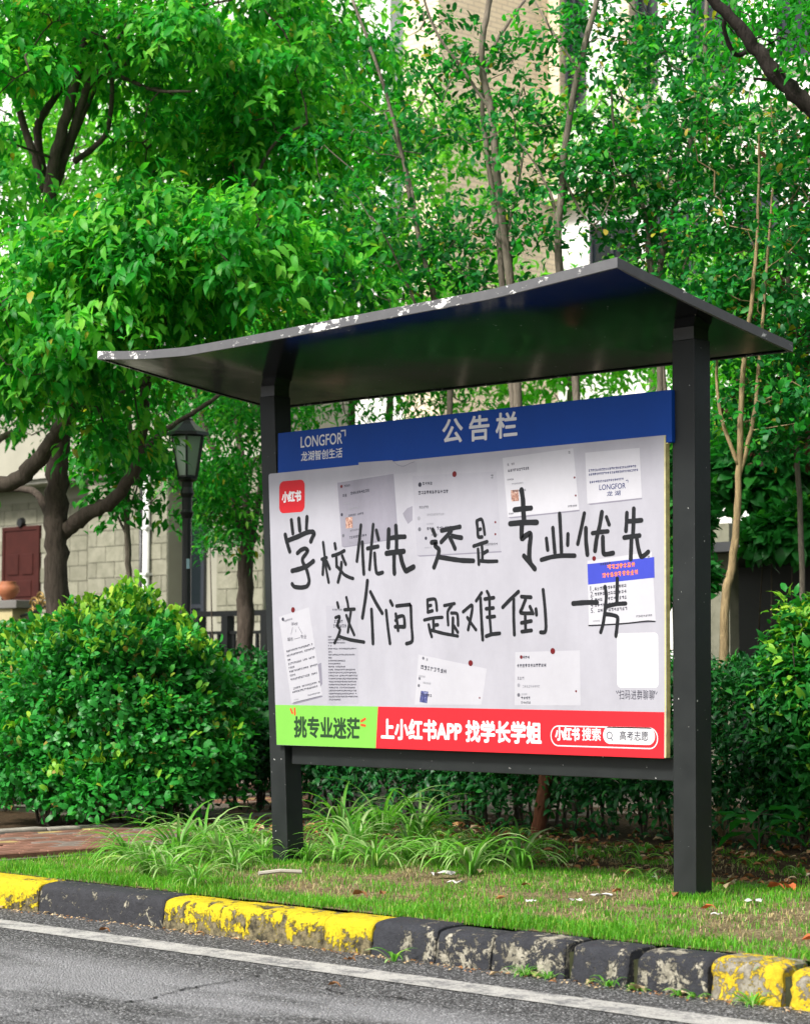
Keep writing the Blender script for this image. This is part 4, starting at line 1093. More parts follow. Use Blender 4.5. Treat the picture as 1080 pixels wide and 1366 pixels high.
# canopy: a sheet that has warped along its length
roof = bpy.data.objects.new('canopy', None); COL.objects.link(roof); roof.parent = board
X0, X1, Y0, Y1, TK = -3.42, .35, -.76, .56, .036
nx, ny = 48, 14
def rxy(i, j):
    x = X0 + (X1 - X0) * i / nx; y = Y0 + (Y1 - Y0) * j / ny
    return x, y
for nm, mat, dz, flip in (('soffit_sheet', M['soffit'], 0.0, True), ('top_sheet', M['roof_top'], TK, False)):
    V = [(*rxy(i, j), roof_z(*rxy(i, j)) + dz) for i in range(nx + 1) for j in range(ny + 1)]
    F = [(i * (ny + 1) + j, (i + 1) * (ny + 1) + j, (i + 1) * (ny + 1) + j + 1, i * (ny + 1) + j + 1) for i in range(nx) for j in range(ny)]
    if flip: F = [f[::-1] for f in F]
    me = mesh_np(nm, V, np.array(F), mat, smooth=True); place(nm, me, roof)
b = MB()
rim = [rxy(i, 0) for i in range(nx + 1)] + [rxy(nx, j) for j in range(1, ny + 1)] + [rxy(i, ny) for i in range(nx - 1, -1, -1)] + [rxy(0, j) for j in range(ny - 1, 0, -1)]
cx, cy = (X0 + X1) / 2, (Y0 + Y1) / 2
def outp(p, e): return (p[0] + (e if p[0] > X1 - .01 else -e if p[0] < X0 + .01 else 0), p[1] + (-e if p[1] < Y0 + .01 else e if p[1] > Y1 - .01 else 0))
for p, q in zip(rim, rim[1:] + rim[:1]):
    zp, zq = roof_z(*p), roof_z(*q)
    P, Q = outp(p, .004), outp(q, .004)
    b.quad([(*P, zp - .006), (*Q, zq - .006), (*Q, zq + TK + .004), (*P, zp + TK + .004)])
    b.quad([(*outp(p, -.012), zp - .006), (*outp(q, -.012), zq - .006), (*Q, zq - .006), (*P, zp - .006)][::-1])
    b.quad([(*P, zp + TK + .004), (*Q, zq + TK + .004), (*outp(q, -.02), zq + TK + .004), (*outp(p, -.02), zp + TK + .004)])
b.build('edge_trim', M['fascia'], roof)

# --- panels
def print_mat(name, c, rough=0.45, streak=0.10, spec=0.2):
    t = NT(name)
    n = t.noise(2.2, 6, 0.6, vec=t.coord((1.6, 1, .6)))
    n2 = t.noise(26, 4, 0.6)
    f = t.ramp(n, [(0.3, 1 - streak), (0.7, 1.0)])
    col = t.mix(1.0, t.mix(1.0, tuple(c), f, 'MULTIPLY'), t.ramp(n2, [(0.3, 0.97), (0.7, 1.0)]), 'MULTIPLY')
    return t.set(color=col, rough=rough, spec=spec, bump=t.noise(3.5, 5), bstr=0.3, bdist=0.012)
M['blue'] = print_mat('header_blue_vinyl', (0.002, 0.045, 0.27), 0.55)
M['poster'] = print_mat('poster_white_film', (0.36, 0.355, 0.40), 0.5, 0.16)
M['green'] = print_mat('poster_green_print', (0.17, 0.44, 0.065), 0.5, 0.06)
M['red'] = print_mat('poster_red_print', (0.58, 0.018, 0.027), 0.5, 0.06)
M['logo_red'] = print_mat('poster_logo_red_print', (0.50, 0.018, 0.026), 0.5, 0.06)
M['ink_white'] = print_mat('white_lettering', (0.60, 0.60, 0.62), 0.45, 0.04)
M['ink_dark'] = print_mat('dark_lettering', (0.035, 0.035, 0.05), 0.5, 0.04)
M['ink_green'] = print_mat('dark_green_lettering', (0.02, 0.05, 0.02), 0.5, 0.04)
M['ink_grey'] = print_mat('grey_small_print', (0.11, 0.11, 0.13), 0.5, 0.04)
M['ink_light'] = print_mat('pale_small_print', (0.24, 0.24, 0.27), 0.5, 0.04)
M['marker'] = print_mat('black_marker_ink', (0.014, 0.015, 0.018), 0.6, 0.4)
M['ink_navy'] = print_mat('navy_lettering', (0.02, 0.03, 0.12), 0.5, 0.04)
M['orange'] = print_mat('orange_lettering', (0.85, 0.20, 0.05), 0.5, 0.04)
M['accent'] = print_mat('red_orange_accent', (0.62, 0.07, 0.02), 0.5, 0.04)
M['cobalt'] = print_mat('blue_band_print', (0.045, 0.06, 0.42), 0.5, 0.2)
M['pin'] = print_mat('red_pin_print', (0.12, 0.010, 0.013), 0.4, 0.04)
M['paper'] = print_mat('printed_note_white', (0.445, 0.44, 0.48), 0.55, 0.08)
M['paper_grey'] = print_mat('printed_note_grey', (0.255, 0.245, 0.295), 0.55, 0.30)
M['paper_mid'] = print_mat('printed_note_pale', (0.335, 0.33, 0.375), 0.55, 0.14)
M['paper_lite'] = print_mat('printed_note_soft_white', (0.40, 0.395, 0.435), 0.55, 0.08)
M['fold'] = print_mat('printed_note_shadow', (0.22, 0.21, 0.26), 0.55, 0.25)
M['edge_yellow'] = plain('panel_edge_yellow', (0.62, 0.56, 0.22), 0.7, 0.3, 0, 0.4, 30)
M['photo'] = None
def photo_mat():
    t = NT('tiny_printed_picture')
    c = t.ramp(t.noise(45, 5, 0.7), [(0.35, (0.10, 0.06, 0.06)), (0.5, (0.34, 0.17, 0.12)), (0.65, (0.55, 0.45, 0.40))])
    return t.set(color=c, rough=0.5)
M['photo'] = photo_mat()
def photo2():
    t = NT('tiny_printed_blue_picture')
    c = t.ramp(t.noise(60, 4, 0.7), [(0.35, (0.015, 0.02, 0.07)), (0.55, (0.05, 0.06, 0.20)), (0.68, (0.35, 0.38, 0.5))])
    return t.set(color=c, rough=0.5)
M['photo2'] = photo2()

hb = MB(); hb.box(-2.763, .046, .004, .045, 2.155, 2.408)
header = hb.build('header_panel', M['blue'], board, bevel=.004)
# poster panel; its lower edge carries the colour strips, the right end shows the board's yellow core
pz0, pz1 = .655, 2.182
pm = MB()
def poster_x0(z): return float(np.interp(z, [pz0, .9, 1.6, pz1], [-2.757, -2.772, -2.808, -2.836]))
ZS = [pz0, .9, 1.25, 1.6, 1.9, pz1 - .02]
pts = [(poster_x0(z), z) for z in ZS] + [(-2.834, pz1 - .008), (-2.824, pz1 - .001)] + [(-1.9, 2.186), (-1, 2.190), (0.012, 2.192)] + [(.009, 1.6), (0.004, .9), (0.0, pz0 + .004)]
n = len(pts)
# slight waviness of the thin panel: front and back outlines
pm.v = [(x, 0.0, z) for x, z in pts] + [(x, .030, z) for x, z in pts]
pm.f = [tuple(range(n - 1, -1, -1))[::-1], tuple(n + i for i in range(n))[::-1]]
pm.m = [0, 0]
for i in range(n):
    j = (i + 1) % n
    pm.f.append((i, i + n, j + n, j)); pm.m.append(1 if pts[i][0] > -.02 and pts[j][0] > -.02 else 0)
poster = pm.build('poster', [M['poster'], M['edge_yellow']], board)
b = MB(); b.box(.012, .020, .006, .029, 2.150, 2.186); b.box(.013, .019, .010, .024, 2.186, 2.206); b.build('chipped_corner', M['edge_yellow'], poster)

def bp(px, py): p = onY(px, py, 0.0); return (p[0], p[2])
def flat(name, quad_px, mat, lift, parent=None, world=False, sub=1):
    q = quad_px if world else [bp(*p) for p in quad_px]
    me = bpy.data.meshes.new(name)
    c = np.mean(q, axis=0)
    me.from_pydata([(x, -lift * .3, z) for x, z in q], [], [tuple(range(len(q)))])
    me.materials.append(mat); me.update()
    return place(name, me, parent or poster)
def rounded(x0, x1, z0, z1, r, n=6):
    P = []
    for cx, cz, a0 in ((x1 - r, z0 + r, -90), (x1 - r, z1 - r, 0), (x0 + r, z1 - r, 90), (x0 + r, z0 + r, 180)):
        for k in range(n + 1):
            a = R(a0 + 90 * k / n); P.append((cx + r * math.cos(a), cz + r * math.sin(a)))
    return P
def ring(name, outer, inner, mat, lift, parent=None):
    n = len(outer)
    me = bpy.data.meshes.new(name)
    me.from_pydata([(x, -lift * .3, z) for x, z in outer + inner], [], [(i, (i + 1) % n, n + (i + 1) % n, n + i) for i in range(n)])
    me.materials.append(mat); me.update(); return place(name, me, parent or poster)
def words(name, body, BLpx, TRpx, mat, lift, parent=None, bold=0.0, spacing=1.0, slant=0.0, tilt=0.0, world=None):
    """lettering from the built-in font, fitted between two points of the board"""
    cu = bpy.data.curves.new(name, 'FONT'); cu.body = body; cu.offset = 0; cu.space_character = spacing; cu.resolution_u = 3
    cu.shear = slant
    o = bpy.data.objects.new(name, cu); COL.objects.link(o)
    me = bpy.data.meshes.new_from_object(o.evaluated_get(bpy.context.evaluated_depsgraph_get()))
    bpy.data.objects.remove(o); bpy.data.curves.remove(cu)
    co = np.empty(len(me.vertices) * 3, dtype=np.float32); me.vertices.foreach_get('co', co); co = co.reshape(-1, 3)
    (x0, z0), (x1, z1) = world if world else (bp(*BLpx), bp(*TRpx))
    lo, hi = co.min(0), co.max(0)
    u = (co[:, 0] - lo[0]) / (hi[0] - lo[0]); v = (co[:, 1] - lo[1]) / (hi[1] - lo[1])
    bw = bold * 1.15 * (z1 - z0)
    out = np.stack([x0 + bw + u * (x1 - x0 - 2 * bw), np.full(len(co), -lift * .3), z0 + bw + v * (z1 - z0 - 2 * bw) + tilt * u], -1)
    me.vertices.foreach_set('co', out.astype(np.float32).ravel()); me.materials.clear(); me.materials.append(mat); me.update(); me.name = name
    if bold:                                  # heavier weight: the outline laid down again a hair to each side
        F = [tuple(p.vertices) for p in me.polygons]; n = len(out); V = []; FF = []
        for k, (dx, dz) in enumerate([(0, 0), (1, 0), (-1, 0), (0, 1), (0, -1), (.7, .7), (-.7, .7), (.7, -.7), (-.7, -.7)]):
            V.append(out + np.array([dx * bw, -.00002 * k, dz * bw])); FF += [tuple(i + n * k for i in f) for f in F]
        V = np.concatenate(V); nm = me.name; bpy.data.meshes.remove(me)
        me = bpy.data.meshes.new(nm); me.from_pydata([tuple(v) for v in V], [], FF); me.materials.append(mat); me.update()
    return place(name, me, parent or poster)
HL = (-0.004 + .0008) / .3    # header face lies 4 mm behind the poster face
words('title_lettering', '公告栏', (589, 593), (689, 548), M['ink_white'], HL, header, .022, 1.45)
words('company_lettering', 'LONGFOR', (400.5, 597.5), (456, 576.5), M['ink_white'], HL, header, .012)
words('company_lettering', '龙湖智创生活', (401, 615.5), (456, 597), M['ink_white'], HL, header, .012)
b = MB()
(ax, az), (bx_, bz) = bp(454, 580), bp(460.5, 573)
b.quad([(ax, -HL * .3, bz - .008), (bx_, -HL * .3, bz - .008), (bx_, -HL * .3, bz), (ax, -HL * .3, bz)]); b.quad([(bx_ - .008, -HL * .3, az - .01), (bx_, -HL * .3, az - .01), (bx_, -HL * .3, bz - .0081), (bx_ - .008, -HL * .3, bz - .0081)])
b.build('logo_corner_mark', M['ink_white'], header)
# colour strips at the foot
SZ = .655
zt = lambda px, py: bp(px, py)[1]
flat('green_strip', [(-2.757, SZ + .001), (bp(501, 990)[0], SZ + .001), (bp(504, 940)[0], .878), (-2.770, .878)], M['green'], .0006, world=True)
flat('red_strip', [(bp(501, 990)[0] + .0005, SZ + .001), (-.012, SZ + .001), (-.008, .874), (bp(504, 940)[0] + .0005, .878)], M['red'], .0007, world=True)
words('strip_lettering', '挑专业迷茫', (392, 984), (480, 957), M['ink_green'], .0015, bold=.028)
words('strip_lettering', '上小红书APP 找学长学姐', (508, 986.5), (722, 962.5), M['ink_white'], .0015, bold=.034)
words('strip_lettering', '小红书', (740, 988), (773, 970), M['ink_white'], .0015, bold=.040, spacing=.93)
words('strip_lettering', '搜索', (776, 988), (801, 971), M['ink_white'], .0015, bold=.020)
(x0, z0), (x1, z1) = bp(804, 992.0), bp(873, 970.5)
flat('search_field', rounded(x0, x1, z0, z1, (z1 - z0) / 2 - .001), M['ink_white'], .0014, world=True)
words('strip_lettering', '高考志愿', (826, 987.5), (864, 975.5), M['ink_dark'], .0022, bold=.010)
(cx_, cz_) = bp(812.5, 981); C1 = [(cx_ + .019 * math.cos(R(k * 20)), cz_ + .019 * math.sin(R(k * 20))) for k in range(18)]; C0 = [(cx_ + .0135 * math.cos(R(k * 20)), cz_ + .0135 * math.sin(R(k * 20))) for k in range(18)]
ring('magnifier_ring', C1, C0, M['ink_grey'], .0030)
(x0, z0), (x1, z1) = bp(734, 997), bp(877, 965.5)
z0 = .697; z1 = .800
ring('search_outline', rounded(x0, x1, z0, z1, (z1 - z0) / 2 - .001), rounded(x0 + .006, x1 - .006, z0 + .006, z1 - .006, (z1 - z0) / 2 - .007), M['ink_white'], .0014)
def strokes(name, lines, width, mat, lift, ox=0, oy=0, sc=1, parent=None):
    """hand-drawn lines: each one a ribbon with round ends"""
    V, F = [], []
    for li, ln in enumerate(lines):
        P = [np.array(bp(ox + x / sc, oy + y / sc)) for x, y in ln]
        pts = []
        for i in range(len(P) - 1):
            p0, p1, p2, p3 = P[max(i - 1, 0)], P[i], P[i + 1], P[min(i + 2, len(P) - 1)]
            for k in range(6):
                t = k / 6; 
                c = 0.5 * ((2 * p1) + (-p0 + p2) * t + (2 * p0 - 5 * p1 + 4 * p2 - p3) * t * t + (-p0 + 3 * p1 - 3 * p2 + p3) * t ** 3)
                pts.append(c * .7 + (p1 + (p2 - p1) * t) * .3)
        pts.append(P[-1]); pts = np.array(pts)
        hw = width / 2 * random.uniform(.92, 1.06)
        Y = -lift * .3 - li * .00004
        n0 = len(V); m = len(pts)
        T = np.gradient(pts, axis=0); T /= np.linalg.norm(T, axis=1)[:, None] + 1e-9
        Nn = np.stack([-T[:, 1], T[:, 0]], -1)
        for i in range(m):
            h = hw * (1 + .10 * mnoise.noise(Vector((pts[i][0] * 30, pts[i][1] * 30, li))))
            for s in (1, -1): q = pts[i] + Nn[i] * h * s; V.append((q[0], Y, q[1]))
        for i in range(m - 1): F.append((n0 + 2 * i, n0 + 2 * i + 1, n0 + 2 * i + 3, n0 + 2 * i + 2))
        for e, sgn in ((0, -1), (m - 1, 1)):
            idx = []
            for k in range(7):
                a = math.pi * k / 6
                q = pts[e] + (Nn[e] * math.cos(a) + T[e] * sgn * math.sin(a)) * hw
                idx.append(len(V)); V.append((q[0], Y, q[1]))
            F.append(tuple(idx))
    me = bpy.data.meshes.new(name); me.from_pydata(V, [], F); me.materials.append(mat); me.update()
    return place(name, me, parent or poster)
strokes('magnifier_handle', [[(815, 985), (817, 988)]], .005, M['ink_grey'], .0032)
strokes('accent_strokes', [[(388, 946), (390, 951)], [(393, 945), (393.5, 953)], [(482, 962), (487, 959)], [(482, 967), (487, 968)]], .014, M['accent'], .0026)
HAND = [
 (370, 680, 10.8, .0215, [[(203,150),(225,340)],[(310,130),(325,298)],[(428,105),(420,270)],[(115,360),(140,470),(180,600)],[(140,448),(300,385),(430,325),(510,318),(530,350),(505,400),(483,455)],[(290,625),(340,580),(400,558),(440,585),(410,640),(365,700),(370,760),(410,830),(440,920),(460,1030),(430,1100),(350,1120),(250,1110),(215,1070)],[(215,880),(330,850),(430,810),(520,740)]]),
 (370, 680, 10.8, .0165, [[(660,470),(680,640),(700,830),(740,1045)],[(640,712),(710,690)],[(665,740),(655,930)],[(710,745),(755,850)],[(828,490),(840,560)],[(795,662),(880,635),(965,590)],[(850,680),(855,820)],[(935,665),(985,785)],[(925,760),(915,880),(875,1040)],[(855,810),(910,870),(960,930),(1030,970),(1091,990)]]),
 (465, 690, 10.8, .0180, [[(178,115),(160,300),(120,630)],[(198,360),(205,560),(220,815)],[(355,105),(340,280),(320,520),(302,750)],[(400,190),(432,320)],[(272,450),(425,420)],[(375,520),(385,680),(400,790),(430,812),(490,795)]]),
 (465, 690, 10.8, .0225, [[(578,180),(575,300),(570,430)],[(600,300),(700,285),(810,280)],[(680,125),(690,300),(690,480)],[(545,520),(660,505),(795,490)],[(655,540),(655,700),(660,810)],[(745,530),(770,650),(820,770),(870,750),(935,715)]]),
 (565, 690, 9.82, .0200, [[(120,165),(150,235)],[(235,175),(350,150),(475,125)],[(360,180),(300,250),(230,325)],[(345,270),(380,340),(410,410)],[(375,245),(440,260),(495,268)],[(105,330),(165,325),(150,375),(200,420),(190,500),(160,590),(135,655)],[(200,520),(350,545),(500,565),(650,570)]]),
 (565, 690, 9.82, .0155, [[(695,50),(705,150),(715,255),(765,258)],[(695,45),(755,25),(780,90),(800,225)],[(715,165),(745,155)],[(655,378),(740,350),(830,320)],[(762,360),(768,460),(768,560)],[(712,420),(718,520),(722,615)],[(785,470),(835,440)],[(735,570),(850,578),(960,575)]]),
 (670, 650, 10.8, .0240, [[(275,40),(295,180),(300,330),(310,470)],[(175,325),(290,310),(410,300)],[(110,525),(300,508),(495,505)],[(280,540),(275,640),(280,740),(330,700),(395,665),(405,720),(390,860),(385,1010),(400,1090)],[(310,990),(380,1070),(465,1175)]]),
 (670, 650, 10.8, .0190, [[(632,740),(650,900)],[(725,585),(740,780),(755,950)],[(822,380),(835,620),(850,960)],[(942,675),(938,830)],[(560,1045),(700,1005),(850,985),(1040,985)]]),
 (765, 670, 9.82, .0190, [[(138,145),(100,330),(52,545)],[(158,340),(160,500),(178,685)],[(368,130),(340,300),(300,470),(278,635)],[(428,195),(462,290)],[(245,405),(345,390),(445,380)],[(380,455),(382,570),(390,670),(430,680),(515,665)]]),
 (765, 670, 9.82, .0190, [[(695,140),(690,260),(682,375)],[(700,250),(790,245),(885,235)],[(785,85),(782,250),(775,420)],[(660,462),(760,448),(860,435)],[(755,470),(750,600),(745,745)],[(825,480),(845,600),(880,710),(930,690),(975,650)]]),
 (435, 765, 8.31, .0155, [[(125,325),(138,375)],[(225,265),(240,330),(248,385)],[(205,402),(315,395)],[(275,420),(258,540),(242,650)],[(225,465),(260,560),(312,680)],[(105,490),(150,475),(140,530),(125,580),(155,620),(135,690),(95,770)],[(150,700),(270,735),(420,760)]]),
 (435, 765, 8.31, .0180, [[(458,80),(440,250),(403,490)],[(492,205),(550,320),(622,440)],[(503,400),(512,580),(520,775)]]),
 (435, 765, 8.31, .0160, [[(712,305),(735,350)],[(665,410),(685,600),(708,775)],[(780,360),(930,345),(938,360),(945,560),(955,745),(890,778)],[(772,450),(790,560),(798,630)],[(770,520),(800,480),(860,475),(872,590)],[(765,590),(870,590)]]),
 (555, 775, 8.31, .0150, [[(125,215),(130,345)],[(125,210),(212,203),(230,325)],[(140,275),(165,270)],[(130,345),(180,330)],[(90,432),(190,410),(290,402)],[(190,425),(195,535)],[(205,490),(240,485)],[(140,485),(155,560),(172,615)],[(170,545),(300,580),(460,610)],[(312,272),(425,250)],[(395,270),(350,340),(355,485)],[(390,355),(455,365),(465,490)],[(408,410),(405,580)],[(420,500),(460,565)]]),
 (555, 775, 8.31, .0155, [[(520,342),(615,265),(620,320),(600,430),(575,540)],[(568,405),(610,470),(662,540)],[(725,130),(665,220)],[(712,190),(722,400),(737,650)],[(785,115),(810,180),(815,400),(830,590)],[(760,200),(860,185)],[(775,308),(855,298)],[(785,402),(870,392)],[(775,612),(840,590),(925,580)]]),
 (665, 765, 6.0, .0165, [[(158,145),(90,210),(32,270)],[(120,205),(120,350),(125,490)],[(182,185),(258,190)],[(215,205),(190,270),(175,315),(265,318)],[(250,265),(275,320)],[(298,285),(302,330)],[(212,345),(215,455)],[(182,395),(260,380)],[(185,465),(262,455)],[(355,130),(370,280),(378,420),(370,468),(335,470)]]),
 (665, 765, 6.0, .0215, [[(595,240),(700,232),(785,232)]]),
 (665, 765, 6.0, .0165, [[(850,105),(860,180),(850,290),(835,400),(815,470)],[(948,40),(945,230)],[(865,262),(940,245),(1015,240)],[(850,325),(900,330),(950,350),(945,430),(937,500)]]),
]
for ox, oy, sc, wd, ls in HAND: strokes('handwritten_character', ls, wd * 1.24, M['marker'], .0050, ox, oy, sc)
strokes('pen_line', [[(785, 834.5), (830, 832), (862, 828.5), (873, 829)]], .006, M['marker'], .0048)

flat('yellow_front_edge', [(-.007, pz0 + .002), (-.0005, pz0 + .004), (.011, 2.19), (.0045, 2.19)], M['edge_yellow'], .0014, world=True)
# red app logo
(x0, z0), (x1, z1) = bp(372.5, 686.5), bp(406.5, 638.5)
z1 -= .004
logo = flat('app_logo', rounded(x0, x1, z0 + .006, z1, .035), M['logo_red'], .0010, world=True)
words('logo_lettering', '小红书', (376, 671), (402, 653.5), M['ink_white'], .0018, bold=.042, spacing=.9)
# blank white square where the printed code stands, and the caption under it
(x0, z0), (x1, z1) = bp(823, 917), bp(877, 844)
flat('white_code_square', rounded(x0, x1, z0, z1, .02), M['ink_white'], .0010, world=True)
words('caption_lettering', '扫码进群聊聊', (825.5, 933), (872, 920.5), M['ink_dark'], .0024, spacing=1.15)
strokes('caption_ticks', [[(821.5, 922), (823, 925)], [(824, 921.5), (824.8, 924)], [(873, 922), (872.6, 925)], [(876, 923), (874.5, 926)]], .004, M['ink_dark'], .0016)

def qlerp(q, u, v):
    (a, b_, c, d) = q                        # TL, TR, BR, BL
    t = (a[0] + (b_[0] - a[0]) * u, a[1] + (b_[1] - a[1]) * u); s = (d[0] + (c[0] - d[0]) * u, d[1] + (c[1] - d[1]) * u)
    return (t[0] + (s[0] - t[0]) * v, t[1] + (s[1] - t[1]) * v)
def small_print(q, rows, mats, name='small_print', lift=.0030):
    """rows: (u0, v, u1, height in v, material index); reads as lines of tiny characters that cannot be made out"""
    mb = MB()
    W = math.dist(q[0], q[1]); H = math.dist(q[0], q[3])
    for (u0, v, u1, h, mi) in rows:
        hm = h * H; cw = hm * .92
        u = u0
        while u < u1 - cw / W * .5:
            if random.random() < .97:
                st = []
                for k in range(3): st.append((0.06, random.uniform(.05, .9) if k else .1 + .3 * random.random(), random.uniform(.6, .9), .13))
                for k in range(2): st.append((random.uniform(.1, .75), .05, .14, .9))
                for sx, sy, sw, sh in st:
                    P = [(u + (sx) * cw / W, v + sy * h), (u + min(sx + sw, .9) * cw / W, v + sy * h), (u + min(sx + sw, .9) * cw / W, v + min(sy + sh, 1) * h), (u + sx * cw / W, v + min(sy + sh, 1) * h)]
                    pp = [qlerp(q, *c) for c in P]
                    dy = random.random() * .0003
                    mb.quad([(x, -lift * .3 - dy, z) for x, z in pp], mi)
            u += cw / W * 1.04
    o = mb.build(name, mats, poster); o['kind'] = 'stuff'; return o
INK = [M['ink_dark'], M['ink_grey'], M['ink_light'], M['orange'], M['ink_navy']]
def disc(px, py, r, mat, lift, name, asp=1.0):
    x, z = bp(px, py)
    return flat(name, [(x + r * math.cos(R(a)), z + r * asp * math.sin(R(a))) for a in range(0, 360, 24)], mat, lift, world=True)
def note(qpx, mat, edge=True, label=None, cut=0):
    q = [bp(*p) for p in qpx]
    o = flat('note', qpx, mat, .0012)
    if label: o['label'] = label
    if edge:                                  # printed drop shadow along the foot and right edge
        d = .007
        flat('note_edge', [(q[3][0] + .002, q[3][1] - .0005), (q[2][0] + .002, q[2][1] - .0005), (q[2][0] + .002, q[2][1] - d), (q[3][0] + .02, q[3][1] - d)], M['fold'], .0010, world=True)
    return q
q = note([(450, 644), (525, 632), (531, 717), (456, 729)], M['paper_grey'], label='crumpled grey note printed on the poster')
small_print(q, [(.12, .05, .22, .035, 0), (.08, .19, .16, .05, 0), (.22, .17, .55, .05, 0), (.08, .33, .2, .03, 2), (.16, .42, .34, .03, 2), (.16, .52, .42, .035, 0), (.17, .76, .36, .03, 1), (.15, .86, .46, .04, 0), (.12, .95, .2, .02, 2)], INK)
flat('tiny_picture', [(461, 690.5), (470, 689.5), (470.5, 704), (461.5, 705)], M['photo'], .0030)
for p in ((455.5, 649), ): disc(*p, .009, M['pin'], .0032, 'avatar')
for p, m_ in (((456, 686.5), 'ink_dark'), ((458, 714.5), 'ink_grey')): disc(*p, .009, M[m_], .0032, 'avatar')
flat('paper_scrap', [(537, 685), (543, 678), (550, 675), (550, 694), (544, 699), (539, 690)], M['paper_grey'], .0011)
flat('peeled_film', [(478, 617), (523, 614), (527, 621), (544, 620), (548, 616), (556, 617), (556, 630), (480, 636)], M['paper_mid'], .0009)
strokes('peeled_film_edge', [[(524, 615), (530, 620), (538, 622), (547, 618), (553, 616)]], .003, M['fold'], .0030)
q = note([(550, 635), (662, 629), (668, 735), (556, 741)], M['paper_mid'], label='wide note with a question printed on it')
small_print(q, [(.12, .08, .23, .045, 0), (.06, .19, .42, .05, 0), (.06, .38, .17, .035, 1), (.15, .48, .36, .035, 2), (.14, .6, .22, .025, 2), (.14, .65, .55, .045, 0), (.19, .74, .28, .025, 1), (.1, .9, .18, .02, 2), (.78, .89, .97, .035, 1), (.93, .03, .97, .06, 1)], INK)
for p, m_, r_ in (((560, 646.5), 'ink_dark', .0125), ((558.5, 691.5), 'ink_light', .011), ((559.5, 706), 'ink_grey', .011), ((568, 718), 'ink_dark', .009)): disc(*p, r_, M[m_], .0032, 'avatar')
for p in ((660.5, 696.5), (660.5, 712.5)): disc(*p, .006, M['pin'], .0032, 'heart')
q = note([(670, 611), (764, 598), (772, 680), (677, 690)], M['paper'], label='white note with a small picture printed on it')
small_print(q, [(.06, .10, .17, .045, 0), (.03, .2, .36, .05, 0), (.04, .36, .13, .03, 1), (.1, .44, .27, .03, 2), (.1, .56, .29, .035, 0), (.11, .86, .2, .04, 0), (.24, .86, .33, .03, 0), (.85, .91, .97, .035, 1), (.02, .93, .09, .03, 1), (.93, .03, .97, .05, 1)], INK)
flat('tiny_picture', [(681, 654), (691, 653), (692, 668), (682, 669)], M['photo'], .0030)
for p in ((766, 637), (767.5, 661)): disc(*p, .0055, M['pin'], .0032, 'heart')
q = note([(780, 604), (852.5, 597.5), (855.5, 664), (783, 672)], M['paper'], label='white card with company name printed on it')
small_print(q, [(.05, .33, .93, .05, 4), (.05, .41, .96, .05, 4), (.06, .56, .7, .05, 4)], INK)
words('card_lettering', 'LONGFOR', (799, 654), (834, 644), M['ink_navy'], .0032, bold=.006)
words('card_lettering', '龙 湖', (809, 662), (827, 654), M['ink_navy'], .0032, bold=.006)
strokes('card_corner_mark', [[(834.5, 641), (837, 640.5), (837, 643.5)]], .003, M['ink_navy'], .0032)
q = note([(783, 748), (869, 736), (874, 828), (785, 834)], M['paper'], label='note with a blue band printed on it')
flat('blue_band', [(783.1, 752.5), (872, 743), (872.6, 770.5), (784, 780)], M['cobalt'], .0022)
bq = [bp(*p) for p in ((783.1, 752.5), (872, 743), (872.6, 770.5), (784, 780))]
small_print(bq, [(.30, .12, .72, .26, 3), (.22, .50, .76, .26, 3)], INK, 'band_lettering', .0034)
for i in range(5):
    v = .42 + i * .085
    small_print(q, [(.10, v, .60, .055, 0)], INK)
    x, z = qlerp(q, .035, v + .055)
    words('row_number', f'{i + 1}.', None, None, M['ink_dark'], .0036, world=((x, z), (x + .022, z + .024)))
small_print(q, [(.06, .93, .18, .025, 2), (.72, .90, .96, .035, 1), (.20, .06, .38, .045, 0), (.93, .05, .97, .05, 1)], INK)
disc(792, 745, .012, M['pin'], .0034, 'avatar')
q = note([(372, 823), (412, 810), (430, 928), (389, 938)], M['paper_lite'], label='tilted note with a triangle diagram')
rows = [(.14, .055, .42, .022, 1)]
for v, u1 in ((.40, .95), (.45, .98), (.50, .2), (.545, .95), (.59, .25), (.635, .98), (.68, .25), (.725, .97), (.83, .98), (.87, .9)): rows.append((.08 if v != .83 else .12, v, u1, .026, 0))
small_print(q, rows + [(.55, .95, .95, .018, 1), (.1, .965, .25, .016, 2)], INK)
words('diagram_word', '学校', (388.5, 834.5), (397.5, 830), M['ink_dark'], .0034)
words('diagram_word', '城市', (383.5, 855.5), (391, 850), M['ink_dark'], .0034)
words('diagram_word', '专业', (401, 852), (409, 846.5), M['ink_dark'], .0034)
strokes('diagram_lines', [[(390.5, 837), (388.5, 846)], [(398, 836), (403, 845)], [(392.5, 852.5), (400.5, 850.5)], [(394.6, 840), (394.6, 843)]], .0028, M['ink_grey'], .0034)
disc(377.5, 826, .010, M['ink_dark'], .0034, 'avatar')
strokes('note_foot_line', [[(392, 937), (429, 928)]], .003, M['ink_grey'], .0034)
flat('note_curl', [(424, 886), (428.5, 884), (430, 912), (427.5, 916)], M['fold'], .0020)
q = note([(435, 808), (477, 807.5), (478, 938.5), (437, 938.5)], M['paper_mid'], edge=False, label='long narrow note full of text')
rows = [(.2, .03, .5, .022, 1), (.25, .145, .5, .035, 0), (.22, .19, .62, .035, 0)]
for i in range(22):
    rows.append((.05, .31 + i * .0305, .05 + random.choice([.88, .9, .86, .55, .12, .92, .4, .9]), .019, 0))
small_print(q, rows, INK)
q = note([(558, 873), (649, 892), (642, 940), (553, 940)], M['paper_lite'], edge=False, label='tilted note with a small blue picture')
